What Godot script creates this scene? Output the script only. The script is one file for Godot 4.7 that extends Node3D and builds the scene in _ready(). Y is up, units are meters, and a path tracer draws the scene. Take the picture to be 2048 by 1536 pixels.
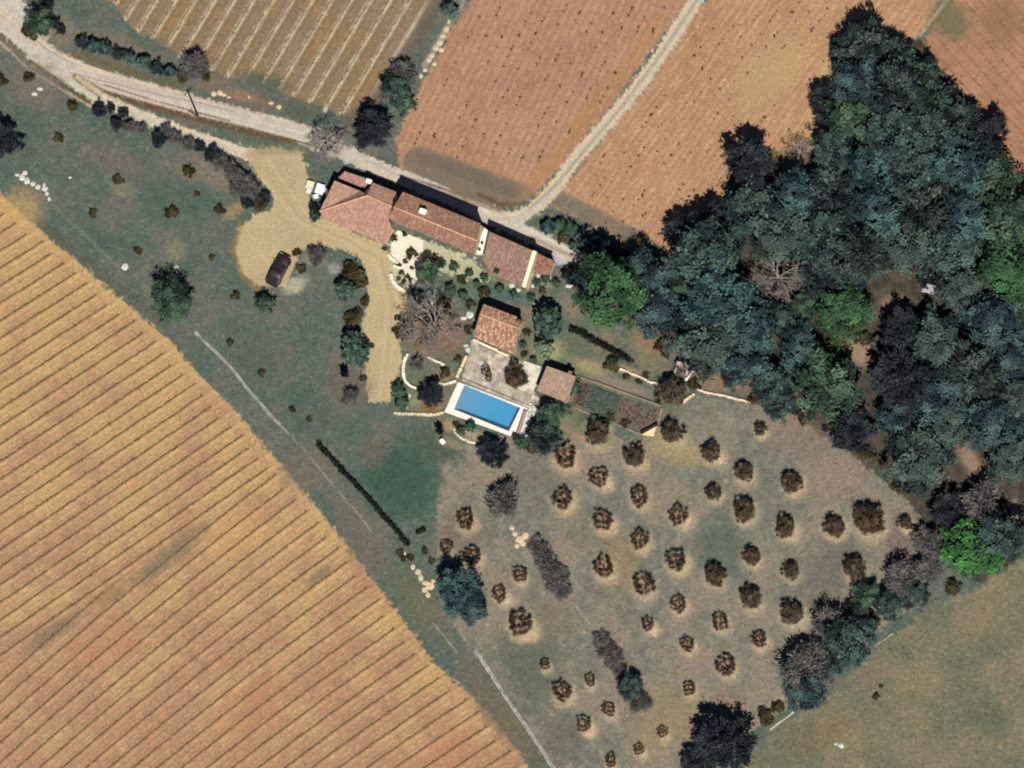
extends Node3D
# A farmhouse, its pool, olive grove, wood and vineyards seen from very high up.
# Places are read on a survey grid of 7.5 cm: at(x, y, h) is the spot on the ground of a thing
# whose middle, h metres up, shows at grid point x, y in an oblique aerial view.
const S := 0.075
const H := 2000.0
const LX := 0.15
const LZ := 0.08
const K := 0.80            # sunlit surfaces show about 1.25 times their base colour
const GX := -120.0
const GY := -120.0
const GS := 2.5
const NC := 916
const NR := 711
const NAMES := ["zeroth", "first", "second", "third", "fourth", "fifth", "sixth", "seventh", "eighth", "ninth", "tenth", "eleventh", "twelfth", "thirteenth", "fourteenth", "fifteenth", "sixteenth", "seventeenth", "eighteenth", "nineteenth", "twentieth"]
const TENS := ["", "", "twenty", "thirty", "forty", "fifty", "sixty"]

var rng := RandomNumberGenerator.new()
var cls := PackedByteArray()
var col := PackedColorArray()
var nA := FastNoiseLite.new()
var nB := FastNoiseLite.new()
var nC := FastNoiseLite.new()
var mats := {}
var shapes := {}
var taken := {}


# ---------------------------------------------------------------- small helpers
func at(px: float, py: float, h := 0.0) -> Vector3:
	return Vector3((px - 1024.0) * S + LX * h, 0.0, (py - 768.0) * S + LZ * h)

func up(px: float, py: float, h: float) -> Vector3:
	return at(px, py, h) + Vector3(0, h, 0)

func rnd(a: float, b: float) -> float:
	return rng.randf_range(a, b)

func ordinal(n: int) -> String:
	if n <= 20:
		return NAMES[n]
	var t: String = TENS[n / 10]
	return (t + "-" + NAMES[n % 10]) if n % 10 else t.substr(0, t.length() - 1) + "ieth"

func lin(r: float, g: float, b: float, k := K) -> Color:   # a colour as seen in sun (0-255) to a base colour
	var c := Color(r / 255.0, g / 255.0, b / 255.0).srgb_to_linear()
	return Color(c.r * k, c.g * k, c.b * k)

func mat(called: String, tint: Color, rough := 0.95, spec := 0.2) -> StandardMaterial3D:
	# vertex colours times a linear tint
	if not mats.has(called):
		var m := StandardMaterial3D.new()
		m.resource_name = called
		m.vertex_color_use_as_albedo = true
		m.albedo_color = tint.linear_to_srgb()
		m.roughness = rough
		m.metallic_specular = spec
		m.cull_mode = BaseMaterial3D.CULL_DISABLED
		mats[called] = m
	return mats[called]

func solid(called: String, c: Color, rough := 0.8, metal := 0.0, spec := 0.4) -> StandardMaterial3D:
	if not mats.has(called):
		var m := StandardMaterial3D.new()
		m.resource_name = called
		m.albedo_color = c.linear_to_srgb()
		m.roughness = rough
		m.metallic = metal
		m.metallic_specular = spec
		m.cull_mode = BaseMaterial3D.CULL_DISABLED
		mats[called] = m
	return mats[called]

func numbered(called: String) -> String:
	taken[called] = taken.get(called, -1) + 1
	return called if taken[called] == 0 else "%s_%03d" % [called, taken[called]]

func tag(o: Node3D, label: String, category: String, group := "", kind := "") -> Node3D:
	o.set_meta("label", label)
	o.set_meta("category", category)
	if group:
		o.set_meta("group", group)
	if kind:
		o.set_meta("kind", kind)
	return o

func base(called: String, where: Vector3, turn := 0.0) -> Node3D:
	var o := Node3D.new()
	o.name = numbered(called)
	o.position = where
	o.rotation.y = turn
	add_child(o)
	return o

func part(called: String, mesh: Mesh, m: Material, parent: Node3D, kind := "") -> MeshInstance3D:
	var o := MeshInstance3D.new()
	o.mesh = mesh
	o.material_override = m
	if parent == self:
		o.name = numbered(called)
		add_child(o)
	else:
		o.name = called
		parent.add_child(o, true)
	if kind:
		o.set_meta("kind", kind)
	return o


# a bag of triangles
class Bag:
	var v := PackedVector3Array()
	var n := PackedVector3Array()
	var c := PackedColorArray()
	var i := PackedInt32Array()
	func tri(a: Vector3, b: Vector3, d: Vector3, k: Color) -> void:
		var m := (d - a).cross(b - a).normalized()
		var s := v.size()
		v.append(a); v.append(b); v.append(d)
		for q in 3:
			n.append(m); c.append(k); i.append(s + q)
	func quad(a: Vector3, b: Vector3, d: Vector3, e: Vector3, k: Color) -> void:   # clockwise as seen from its front
		var m := (d - a).cross(b - a).normalized()
		var s := v.size()
		v.append(a); v.append(b); v.append(d); v.append(e)
		for q in 4:
			n.append(m); c.append(k)
		for q in [0, 1, 2, 0, 2, 3]:
			i.append(s + q)
	func leaf(a: Vector3, b: Vector3, d: Vector3, e: Vector3, m: Vector3, k: Color) -> void:
		var s := v.size()
		if (d - a).cross(b - a).dot(m) >= 0.0:
			v.append(a); v.append(b); v.append(d); v.append(e)
		else:
			v.append(a); v.append(e); v.append(d); v.append(b)
		for q in 4:
			n.append(m); c.append(k)
		for q in [0, 1, 2, 0, 2, 3]:
			i.append(s + q)
	func box(t: Transform3D, size: Vector3, k: Color, taper := 1.0) -> void:
		var p := []
		for y in [0.0, 1.0]:
			var f: float = lerpf(1.0, taper, y)
			for q in [[-1, -1], [1, -1], [1, 1], [-1, 1]]:
				p.append(t * Vector3(q[0] * size.x * 0.5 * f, y * size.y, q[1] * size.z * 0.5 * f))
		quad(p[4], p[5], p[6], p[7], k)
		quad(p[3], p[2], p[1], p[0], k)
		for q in 4:
			var r: int = (q + 1) % 4
			quad(p[q], p[r], p[4 + r], p[4 + q], k)
	func tube(a: Vector3, b: Vector3, ra: float, rb: float, sides: int, k: Color, cap := false) -> void:
		var d := (b - a).normalized()
		var x := d.cross(Vector3.UP if absf(d.y) < 0.9 else Vector3.RIGHT).normalized()
		var y := d.cross(x)
		var s := v.size()
		for e in sides:
			var t := TAU * e / sides
			var m := x * cos(t) + y * sin(t)
			v.append(a + m * ra); n.append(m); c.append(k)
			v.append(b + m * rb); n.append(m); c.append(k)
		for e in sides:
			var f := (e + 1) % sides
			for q in [e * 2, e * 2 + 1, f * 2, f * 2, e * 2 + 1, f * 2 + 1]:
				i.append(s + q)
		if cap:
			for e in sides:
				var f := (e + 1) % sides
				tri(b, v[s + e * 2 + 1], v[s + f * 2 + 1], k)
	func mesh() -> ArrayMesh:
		var a := []
		a.resize(Mesh.ARRAY_MAX)
		a[Mesh.ARRAY_VERTEX] = v
		a[Mesh.ARRAY_NORMAL] = n
		a[Mesh.ARRAY_COLOR] = c
		a[Mesh.ARRAY_INDEX] = i
		var m := ArrayMesh.new()
		if v.size():
			m.add_surface_from_arrays(Mesh.PRIMITIVE_TRIANGLES, a)
		return m


# ---------------------------------------------------------------- ground
func cell(px: float, py: float) -> int:
	return clampi(int((py - GY) / GS), 0, NR - 1) * NC + clampi(int((px - GX) / GS), 0, NC - 1)

func fill(id: int, pts: Array) -> void:
	var n := pts.size()
	for r in NR:
		var y := GY + (r + 0.5) * GS
		var xs := []
		for k in n:
			var a: Array = pts[k]
			var b: Array = pts[(k + 1) % n]
			if (a[1] > y) != (b[1] > y):
				xs.append(a[0] + (y - a[1]) * (b[0] - a[0]) / float(b[1] - a[1]))
		xs.sort()
		for k in range(0, xs.size() - 1, 2):
			var c0 := clampi(int(ceil((xs[k] - GX) / GS - 0.5)), 0, NC)
			var c1 := clampi(int(ceil((xs[k + 1] - GX) / GS - 0.5)), 0, NC)
			for c in range(c0, c1):
				cls[r * NC + c] = id

# every grid cell within w/2 of a line, with its distance share 0..1
func along(pts: Array, w: float, f: Callable) -> void:
	var hw := w * 0.5
	for k in pts.size() - 1:
		var a := Vector2(pts[k][0], pts[k][1])
		var b := Vector2(pts[k + 1][0], pts[k + 1][1])
		var c0 := clampi(int((minf(a.x, b.x) - hw - GX) / GS), 0, NC - 1)
		var c1 := clampi(int((maxf(a.x, b.x) + hw - GX) / GS) + 1, 0, NC - 1)
		var r0 := clampi(int((minf(a.y, b.y) - hw - GY) / GS), 0, NR - 1)
		var r1 := clampi(int((maxf(a.y, b.y) + hw - GY) / GS) + 1, 0, NR - 1)
		var d := b - a
		var l2 := d.length_squared()
		for r in range(r0, r1 + 1):
			for c in range(c0, c1 + 1):
				var p := Vector2(GX + c * GS, GY + r * GS)
				var t := clampf((p - a).dot(d) / l2, 0.0, 1.0)
				var e := p.distance_to(a + d * t)
				if e < hw:
					f.call(r * NC + c, e / hw, p)

func road(id: int, pts: Array, w: float) -> void:
	along(pts, w, func(k: int, _e: float, _p: Vector2) -> void: cls[k] = id)

func stroke(pts: Array, w: float, r: float, g: float, b: float, share := 1.0, soft := 0.5, only := -1) -> void:
	var k0 := Color(r, g, b)
	along(pts, w, func(k: int, e: float, p: Vector2) -> void:
		if only >= 0 and cls[k] != only:
			return
		var s := share * clampf((1.0 - e) / soft, 0.0, 1.0) * clampf(0.95 + 0.5 * nB.get_noise_2d(p.x, p.y), 0.0, 1.0)
		col[k] = col[k].lerp(k0, s))

func patch(x: float, y: float, rx: float, ry: float, turn: float, r: float, g: float, b: float, share := 0.8, soft := 0.6) -> void:
	var k0 := Color(r, g, b)
	var m := maxf(rx, ry) * 1.25
	var ct := cos(deg_to_rad(turn))
	var sn := sin(deg_to_rad(turn))
	for rr in range(clampi(int((y - m - GY) / GS), 0, NR - 1), clampi(int((y + m - GY) / GS) + 1, 0, NR - 1)):
		for cc in range(clampi(int((x - m - GX) / GS), 0, NC - 1), clampi(int((x + m - GX) / GS) + 1, 0, NC - 1)):
			var dx := GX + cc * GS - x
			var dy := GY + rr * GS - y
			var u := (dx * ct + dy * sn) / rx
			var v := (dy * ct - dx * sn) / ry
			var e := sqrt(u * u + v * v) + 0.22 * nB.get_noise_2d(x + dx, y + dy)
			if e < 1.0:
				var k := rr * NC + cc
				col[k] = col[k].lerp(k0, share * clampf((1.0 - e) / soft, 0.0, 1.0))

func mix3(a: Color, b: Color, t: float) -> Color:
	return a.lerp(b, clampf(t, 0.0, 1.0))

func ground_colour(id: int, x: float, y: float) -> Color:
	var a := nA.get_noise_2d(x, y)
	var b := nB.get_noise_2d(x, y)
	var c := nC.get_noise_2d(x, y)
	var o: Color
	match id:
		1:   # vineyard, ochre above and redder below
			o = mix3(Color(198, 170, 125), Color(182, 147, 121), 0.5 + a * 1.1 + (y - 0.35 * x - 950.0) / 900.0)
			var q := row_phase(x, y)
			var e := absf(q - 0.5) * 2.0                      # 1 on a vine row, 0 between two
			o = mix3(o, Color(214, 180, 130), clampf(0.3 - absf(q - 0.16) * 5.0 + b * 0.5, 0.0, 0.4))
			o = mix3(o, Color(136, 104, 66), clampf((e - 0.86) * 5.0, 0.0, 0.45))
			o = mix3(o, Color(152, 118, 82), clampf(0.55 - absf(q - 0.40) * 9.0 + b * 0.6, 0.0, 0.5))
			o = mix3(o, Color(216, 184, 138), clampf(0.4 - absf(q - 0.54) * 7.0 + b * 0.6, 0.0, 0.45))
			o = mix3(o, Color(158, 124, 88), clampf(0.35 - absf(q - 0.68) * 8.0 + b * 0.8, 0.0, 0.4))
		2:   # vineyard with pale grassed rows
			o = mix3(Color(156, 134, 114), Color(136, 120, 94), 0.5 + b * 0.9 + a)
			o = mix3(o, Color(170, 140, 100), clampf(a * 1.5, 0.0, 0.6))
			var q2 := fposmod((x + y * 0.6) / 39.0, 1.0)
			var e2 := absf(q2 - 0.5) * 2.0
			o = mix3(o, Color(212, 200, 172), clampf((e2 - 0.60) * 3.4, 0.0, 1.0) * clampf(0.85 + b * 0.7, 0.3, 1.0))
			o = mix3(o, Color(118, 104, 72), clampf(0.7 - absf(q2 - 0.27) * 7.0 + b * 0.3, 0.0, 0.6))
			o = mix3(o, Color(112, 112, 96), clampf((y - 0.42 * x + 40.0) / 60.0 + a * 1.4, 0.0, 0.85))
		3:
			var s := nC.get_noise_2d((x * 0.89 + y * 0.45) * 1.7, (y * 0.89 - x * 0.45) * 0.10)
			o = mix3(Color(182, 144, 120), Color(168, 130, 108), 0.5 + a + s * 1.1)
			o = mix3(o, Color(200, 158, 124), clampf(s * 1.6 + b * 0.2, 0.0, 0.6))
			var q3 := absf(fposmod((x * 0.89 + y * 0.45) / 14.7, 1.0) - 0.5) * 2.0
			o = mix3(o, Color(150, 112, 92), clampf((q3 - 0.72) * 1.6 + b * 0.6 + s * 0.5, 0.0, 0.32))
			o = mix3(o, Color(206, 166, 134), clampf(0.22 - q3 * 0.8 + s * 0.6, 0.0, 0.4))
		4:
			var s4 := nC.get_noise_2d((x * 0.81 + y * 0.59) * 1.7, (y * 0.81 - x * 0.59) * 0.08)
			o = mix3(Color(186, 147, 117), Color(170, 133, 106), 0.5 + a + s4 * 1.3)
			o = mix3(o, Color(212, 176, 134), clampf(s4 * 1.9, 0.0, 0.75))
			var q4 := absf(fposmod((x * 0.81 + y * 0.59) / 13.4, 1.0) - 0.5) * 2.0
			o = mix3(o, Color(154, 118, 90), clampf((q4 - 0.74) * 1.8 + b * 0.6 + s4 * 0.5, 0.0, 0.34))
			o = mix3(o, Color(214, 178, 138), clampf(0.22 - q4 * 0.8 + s4 * 0.8, 0.0, 0.45))
		5:
			o = mix3(Color(184, 142, 114), Color(172, 132, 106), 0.5 + a)
			var q5 := fposmod((y - x * 1.12) / 34.0, 1.0)
			o = mix3(o, Color(132, 98, 68), clampf(0.75 - absf(q5 - 0.5) * 9.0, 0.0, 0.65))
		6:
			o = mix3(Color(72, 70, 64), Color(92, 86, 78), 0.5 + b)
		7:
			o = mix3(Color(147, 140, 125), Color(118, 125, 117), 0.5 + a * 1.5 + b * 0.5)
			o = mix3(o, Color(164, 150, 132), clampf(b * 0.9, 0.0, 0.5))
			o = mix3(o, Color(136, 122, 122), clampf(-a * b * 4.0, 0.0, 0.5))
		8:
			o = mix3(Color(136, 130, 109), Color(112, 118, 101), 0.5 + a * 1.4 + b * 0.6)
			o = mix3(o, Color(150, 140, 110), clampf(c, 0.0, 0.3))
		9:
			o = mix3(Color(200, 194, 186), Color(212, 205, 194), 0.5 + b)
			o = mix3(o, Color(172, 160, 146), clampf(c * 1.0, 0.0, 0.3))
		10:
			o = mix3(Color(196, 181, 144), Color(188, 173, 142), 0.5 + a * 1.2)
		11:
			o = mix3(Color(98, 114, 102), Color(128, 124, 106), 0.42 + a * 1.4 + b * 0.5)
		12:
			o = mix3(Color(206, 202, 176), Color(176, 180, 150), 0.4 + b)
		_:
			o = mix3(Color(88, 108, 101), Color(115, 114, 110), 0.44 + a * 1.3 + b * 0.8)
			o = mix3(o, Color(104, 118, 96), clampf(c * 0.9, 0.0, 0.35))
			o = mix3(o, Color(78, 102, 91), clampf(b * 1.1 - 0.1, 0.0, 0.4))
			o = mix3(o, Color(132, 130, 122), clampf(c * b * 3.0, 0.0, 0.4))
	var f := 1.0 + (0.09 * c + 0.06 * b) * (0.35 if id >= 9 and id <= 10 else 1.0)
	if id >= 1 and id <= 5:      # dusty, dry soil
		o = mix3(o, Color(1, 1, 1) * (o.r * 0.3 + o.g * 0.5 + o.b * 0.2), 0.0 if id == 1 else 0.07)
	return Color(o.r * f, o.g * f, o.b * f)

func upper_row(x: float, y: float) -> float:      # where the row through x, y meets the left edge
	return (y + 0.5707 * x) / (1.0 - 0.0000985 * x)

func upper_y(y0: float, x: float) -> float:
	return y0 - (0.5707 + 0.0000985 * y0) * x

func lower_row(x: float, y: float) -> float:
	return y + 0.90 * x - 0.00013 * x * x

func lower_y(y0: float, x: float) -> float:
	return y0 - 0.90 * x + 0.00013 * x * x

func in_upper(x: float, y: float) -> bool:       # two blocks of rows meet along a wedge
	return y - 1326.0 + 0.70 * x < 0.0

func row_phase(x: float, y: float) -> float:
	return fposmod((upper_row(x, y) - 432.0) / 35.2, 1.0) if in_upper(x, y) else fposmod((lower_row(x, y) - 1367.0) / 40.0, 1.0)

func lay_ground() -> void:
	cls.resize(NC * NR)
	cls.fill(0)
	col.resize(NC * NR)
	fill(1, [[-120, 290], [0, 385], [82, 464], [154, 522], [239, 597], [328, 672], [400, 751], [472, 823], [540, 905], [620, 1000], [690, 1085], [760, 1180], [830, 1270], [872, 1330], [960, 1405], [1030, 1490], [1060, 1536], [1140, 1660], [-120, 1660]])
	fill(2, [[130, -120], [215, 0], [270, 60], [345, 105], [440, 150], [560, 185], [640, 215], [700, 238], [750, 205], [785, 150], [840, 70], [880, 0], [930, -120]])
	fill(3, [[1010, -120], [945, 0], [905, 60], [850, 160], [790, 280], [800, 335], [880, 372], [960, 408], [1030, 415], [1075, 388], [1130, 325], [1240, 190], [1380, 0], [1440, -120]])
	fill(4, [[1500, -120], [1415, 0], [1340, 100], [1250, 225], [1150, 350], [1100, 410], [1240, 480], [1345, 525], [1460, 450], [1460, 310], [1650, 290], [1670, 100], [1840, 75], [1885, 0], [1940, -120]])
	fill(5, [[1980, -120], [1905, 0], [1850, 80], [1880, 130], [1990, 270], [2048, 400], [2170, 520], [2170, -120]])
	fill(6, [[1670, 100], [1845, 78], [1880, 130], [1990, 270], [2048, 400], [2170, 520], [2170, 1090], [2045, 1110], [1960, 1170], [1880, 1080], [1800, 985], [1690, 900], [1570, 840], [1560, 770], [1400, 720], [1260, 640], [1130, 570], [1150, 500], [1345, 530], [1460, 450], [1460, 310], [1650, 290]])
	fill(11, [[790, 570], [830, 500], [1000, 550], [1120, 575], [1200, 650], [1330, 705], [1370, 790], [1330, 890], [1150, 875], [940, 875], [880, 835], [790, 830]])
	fill(7, [[870, 1110], [880, 940], [940, 872], [1150, 872], [1330, 885], [1365, 790], [1560, 815], [1690, 900], [1800, 985], [1880, 1090], [1840, 1200], [1700, 1310], [1600, 1400], [1500, 1470], [1400, 1540], [1390, 1660], [1180, 1660], [1100, 1530], [980, 1350], [890, 1230]])
	fill(8, [[2170, 1100], [2040, 1120], [1950, 1180], [1860, 1215], [1740, 1315], [1640, 1400], [1545, 1465], [1470, 1550], [1460, 1660], [2170, 1660]])
	fill(12, [[790, 462], [850, 480], [950, 520], [985, 560], [940, 560], [880, 545], [845, 540], [815, 582], [780, 545], [778, 500]])
	road(9, [[-120, -60], [0, 40], [60, 88], [120, 128], [210, 162], [300, 188], [400, 214], [500, 240], [600, 268], [660, 292]], 38)
	road(9, [[-60, -40], [20, 15], [80, 60]], 50)
	road(9, [[660, 292], [710, 316], [760, 338], [810, 356], [880, 385], [950, 418], [1000, 437]], 30)
	road(9, [[1000, 437], [1040, 434], [1075, 412], [1110, 376], [1150, 318], [1200, 262], [1250, 204], [1300, 140], [1350, 66], [1400, -12], [1460, -120]], 27)
	road(9, [[960, 425], [1010, 447], [1060, 470], [1110, 496], [1170, 522]], 30)
	road(9, [[60, 112], [120, 150], [200, 200], [260, 222], [350, 256], [420, 280], [490, 304], [530, 312]], 17)
	fill(10, [[484, 300], [540, 296], [604, 304], [614, 345], [616, 385], [640, 430], [700, 462], [768, 490], [780, 520], [788, 560], [815, 590], [812, 640], [800, 690], [806, 720], [790, 765], [780, 806], [738, 806], [734, 760], [728, 700], [726, 650], [738, 600], [738, 548], [716, 512], [690, 500], [640, 492], [605, 500], [590, 532], [575, 570], [545, 575], [515, 572], [485, 548], [470, 505], [480, 458], [510, 432], [545, 418], [548, 395], [520, 355]])
	# the excavated pool
	fill(15, [[924, 766], [1046, 816], [1024, 868], [900, 824]])
	var h := PackedFloat32Array()
	h.resize(NC * NR)
	for r in NR:
		var y := GY + r * GS
		for c in NC:
			var x := GX + c * GS
			var k := r * NC + c
			var j := nB.get_noise_2d(x * 2.2 + 999.0, y * 2.2)
			var j2 := nB.get_noise_2d(x * 2.2, y * 2.2 + 777.0)
			var id := cls[k]
			var w := 11.0
			if id == 9 or id == 10:
				w = 3.0
			var id2 := cls[cell(x + j * w + 1.2, y + j2 * w + 1.2)]
			if id2 == 15 or id == 15:
				id2 = 11
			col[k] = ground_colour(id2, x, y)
			h[k] = 0.05 * nB.get_noise_2d(x, y) + 0.02 * nC.get_noise_2d(x, y)
			if id2 == 1:
				h[k] += 0.05 * cos(row_phase(x, y) * TAU)
			elif id2 == 2:
				h[k] += 0.06 * cos(fposmod((x + y * 0.6) / 39.0, 1.0) * TAU)
			elif id2 == 9 or id2 == 10 or id2 == 12:
				h[k] = 0.01 * nC.get_noise_2d(x, y) - 0.03
	paint()
	for k in col.size():
		var o := col[k]
		col[k] = lin(o.r, o.g, o.b)
	var gm := StandardMaterial3D.new()
	gm.resource_name = "earth"
	gm.vertex_color_use_as_albedo = true
	gm.roughness = 1.0
	gm.metallic_specular = 0.1
	gm.albedo_texture = grain(7, 0.035, 0.80)
	gm.uv1_triplanar = true
	gm.uv1_world_triplanar = true
	gm.uv1_scale = Vector3(0.11, 0.11, 0.11)
	var kinds := ["meadow_ground", "vineyard_field", "grassed_vineyard_field", "bare_field", "stubble_field", "far_field", "forest_floor", "grove_ground", "dry_meadow", "gravel_road", "driveway", "garden_lawn", "courtyard_gravel"]
	var says := ["grey green rough meadow around the house and drive", "ochre and reddish vineyard soil in the lower left", "brown vineyard soil with pale grass strips at the top", "reddish bare field above the farmhouse, left of the diagonal track", "reddish field with streaks between diagonal track and wood", "reddish ploughed field corner beyond the wood", "dark leaf litter floor under the wood", "dry beige grove ground with pale discs round the trees", "olive grey dry meadow in the lower right corner", "pale gravel road and diagonal farm track", "sandy drive with a round turning place", "blue green garden lawn between house and pool", "pale cream gravel yard along the house front"]
	var cellid := PackedByteArray()
	cellid.resize(NC * NR)
	for r in NR - 1:
		for c in NC - 1:
			var x := GX + (c + 0.5) * GS
			var y := GY + (r + 0.5) * GS
			var id := cls[r * NC + c]
			if id != 15:
				var w := 3.0 if id == 9 or id == 10 else 9.0
				var id2 := cls[cell(x + nB.get_noise_2d(x * 2.2 + 999.0, y * 2.2) * w, y + nB.get_noise_2d(x * 2.2, y * 2.2 + 777.0) * w)]
				id = 11 if id2 == 15 else id2
			cellid[r * NC + c] = id
	for id in kinds.size():
		var remap := PackedInt32Array()
		remap.resize(NC * NR)
		remap.fill(-1)
		var g := Bag.new()
		for r in NR - 1:
			for c in NC - 1:
				var k := r * NC + c
				if cellid[k] != id:
					continue
				for q in [k, k + 1, k + NC, k + NC + 1]:
					if remap[q] < 0:
						remap[q] = g.v.size()
						var qr: int = q / NC
						var qc: int = q % NC
						g.v.append(Vector3((GX + qc * GS - 1024.0) * S, h[q], (GY + qr * GS - 768.0) * S))
						var dx := h[q - 1] - h[q + 1] if qc > 0 and qc < NC - 1 else 0.0
						var dz := h[q - NC] - h[q + NC] if qr > 0 and qr < NR - 1 else 0.0
						g.n.append(Vector3(dx, 2.0 * GS * S, dz).normalized())
						g.c.append(col[q])
				var a := remap[k]
				var b := remap[k + 1]
				var d := remap[k + NC]
				var e := remap[k + NC + 1]
				g.i.append_array([a, b, e, a, e, d])
		if g.v.size():
			var o := part(kinds[id], g.mesh(), gm, self, "structure")
			o.set_meta("label", says[id])
	# the land round about, out to the horizon
	var far := Bag.new()
	var x0 := (GX - 1024.0) * S
	var x1 := (GX + (NC - 1) * GS - 1024.0) * S
	var z0 := (GY - 768.0) * S
	var z1 := (GY + (NR - 1) * GS - 768.0) * S
	var far_c := lin(128, 120, 96)
	var R := 4000.0
	far.quad(Vector3(-R, -0.02, -R), Vector3(R, -0.02, -R), Vector3(R, -0.02, z0), Vector3(-R, -0.02, z0), far_c)
	far.quad(Vector3(-R, -0.02, z1), Vector3(R, -0.02, z1), Vector3(R, -0.02, R), Vector3(-R, -0.02, R), far_c)
	far.quad(Vector3(-R, -0.02, z0), Vector3(x0, -0.02, z0), Vector3(x0, -0.02, z1), Vector3(-R, -0.02, z1), far_c)
	far.quad(Vector3(x1, -0.02, z0), Vector3(R, -0.02, z0), Vector3(R, -0.02, z1), Vector3(x1, -0.02, z1), far_c)
	part("ground", far.mesh(), gm, self, "structure").set_meta("label", "open farmland beyond the fields")

func scatter(called: String, says: String, mesh: Mesh, m: Material, ids: Array, many: int, low: float, high: float, size: float, s: int) -> void:
	rng.seed = s
	var where := []
	var tint := []
	while where.size() < many:
		var x := rnd(-40.0, 2090.0)
		var y := rnd(-40.0, 1576.0)
		var k := cell(x, y)
		if not cls[k] in ids or nB.get_noise_2d(x * 1.3 + 50.0, y * 1.3) + rnd(-0.35, 0.35) < 0.0:
			continue
		var f := rnd(low, high)
		var c := col[k]
		var z := size * rnd(0.5, 1.4)
		where.append(Transform3D(Basis(Vector3.UP, rnd(0, TAU)).scaled(Vector3(z, z * rnd(0.6, 1.2), z)), at(x, y)))
		tint.append(Color(c.r * f, c.g * f, c.b * f))
	var mm := MultiMesh.new()
	mm.transform_format = MultiMesh.TRANSFORM_3D
	mm.use_colors = true
	mm.mesh = mesh
	mm.instance_count = many
	for k in many:
		mm.set_instance_transform(k, where[k])
		mm.set_instance_color(k, tint[k])
	var o := MultiMeshInstance3D.new()
	o.name = called
	o.multimesh = mm
	o.material_override = m
	add_child(o)
	o.set_meta("kind", "stuff")
	o.set_meta("label", says)
	o.set_meta("category", called.replace("_", " "))

func ground_cover() -> void:
	rng.seed = 5150
	var b := Bag.new()
	for q in 14:
		var t := rnd(0, TAU)
		var p := Vector3(rnd(-0.5, 0.5), 0, rnd(-0.5, 0.5))
		var d := Vector3(cos(t), rnd(0.5, 1.4), sin(t)).normalized() * rnd(0.25, 0.55)
		var w := d.cross(Vector3.UP).normalized() * 0.09
		b.leaf(p - w, p + w, p + d + w * 0.3, p + d - w * 0.3, (Vector3.UP * 1.2 + Vector3(cos(t), 0, sin(t)) * 0.4).normalized(), Color.WHITE)
	scatter("grass", "tufts of rough grass over the meadows and the grove", b.mesh(), mat("grass_tuft", Color(1, 1, 1)), [0, 7, 8, 11], 46000, 0.72, 1.30, 0.42, 61)
	b = Bag.new()
	for q in 5:
		var p := Vector3(rnd(-0.8, 0.8), -0.1, rnd(-0.8, 0.8))
		b.box(Transform3D(Basis(Vector3(rnd(-1, 1), rnd(0.2, 1), rnd(-1, 1)).normalized(), rnd(0, 3)), p), Vector3(rnd(0.2, 0.5), rnd(0.2, 0.4), rnd(0.2, 0.5)), Color.WHITE, 0.6)
	scatter("soil_clods", "clods of dry soil over the fields", b.mesh(), mat("clod", Color(1, 1, 1)), [1, 2, 3, 4, 5], 30000, 0.80, 1.16, 0.30, 62)

func grain(s: int, freq: float, low: float) -> ImageTexture:
	var n := FastNoiseLite.new()
	n.seed = s
	n.frequency = freq
	n.fractal_octaves = 4
	var im := n.get_seamless_image(512, 512)
	for y in 512:
		for x in 512:
			var t := im.get_pixel(x, y).r
			var g := clampf(low + (t - 0.5) * 0.17 + 0.08, 0.0, 1.0)
			im.set_pixel(x, y, Color(g, g, g))
	return ImageTexture.create_from_image(im)

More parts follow.
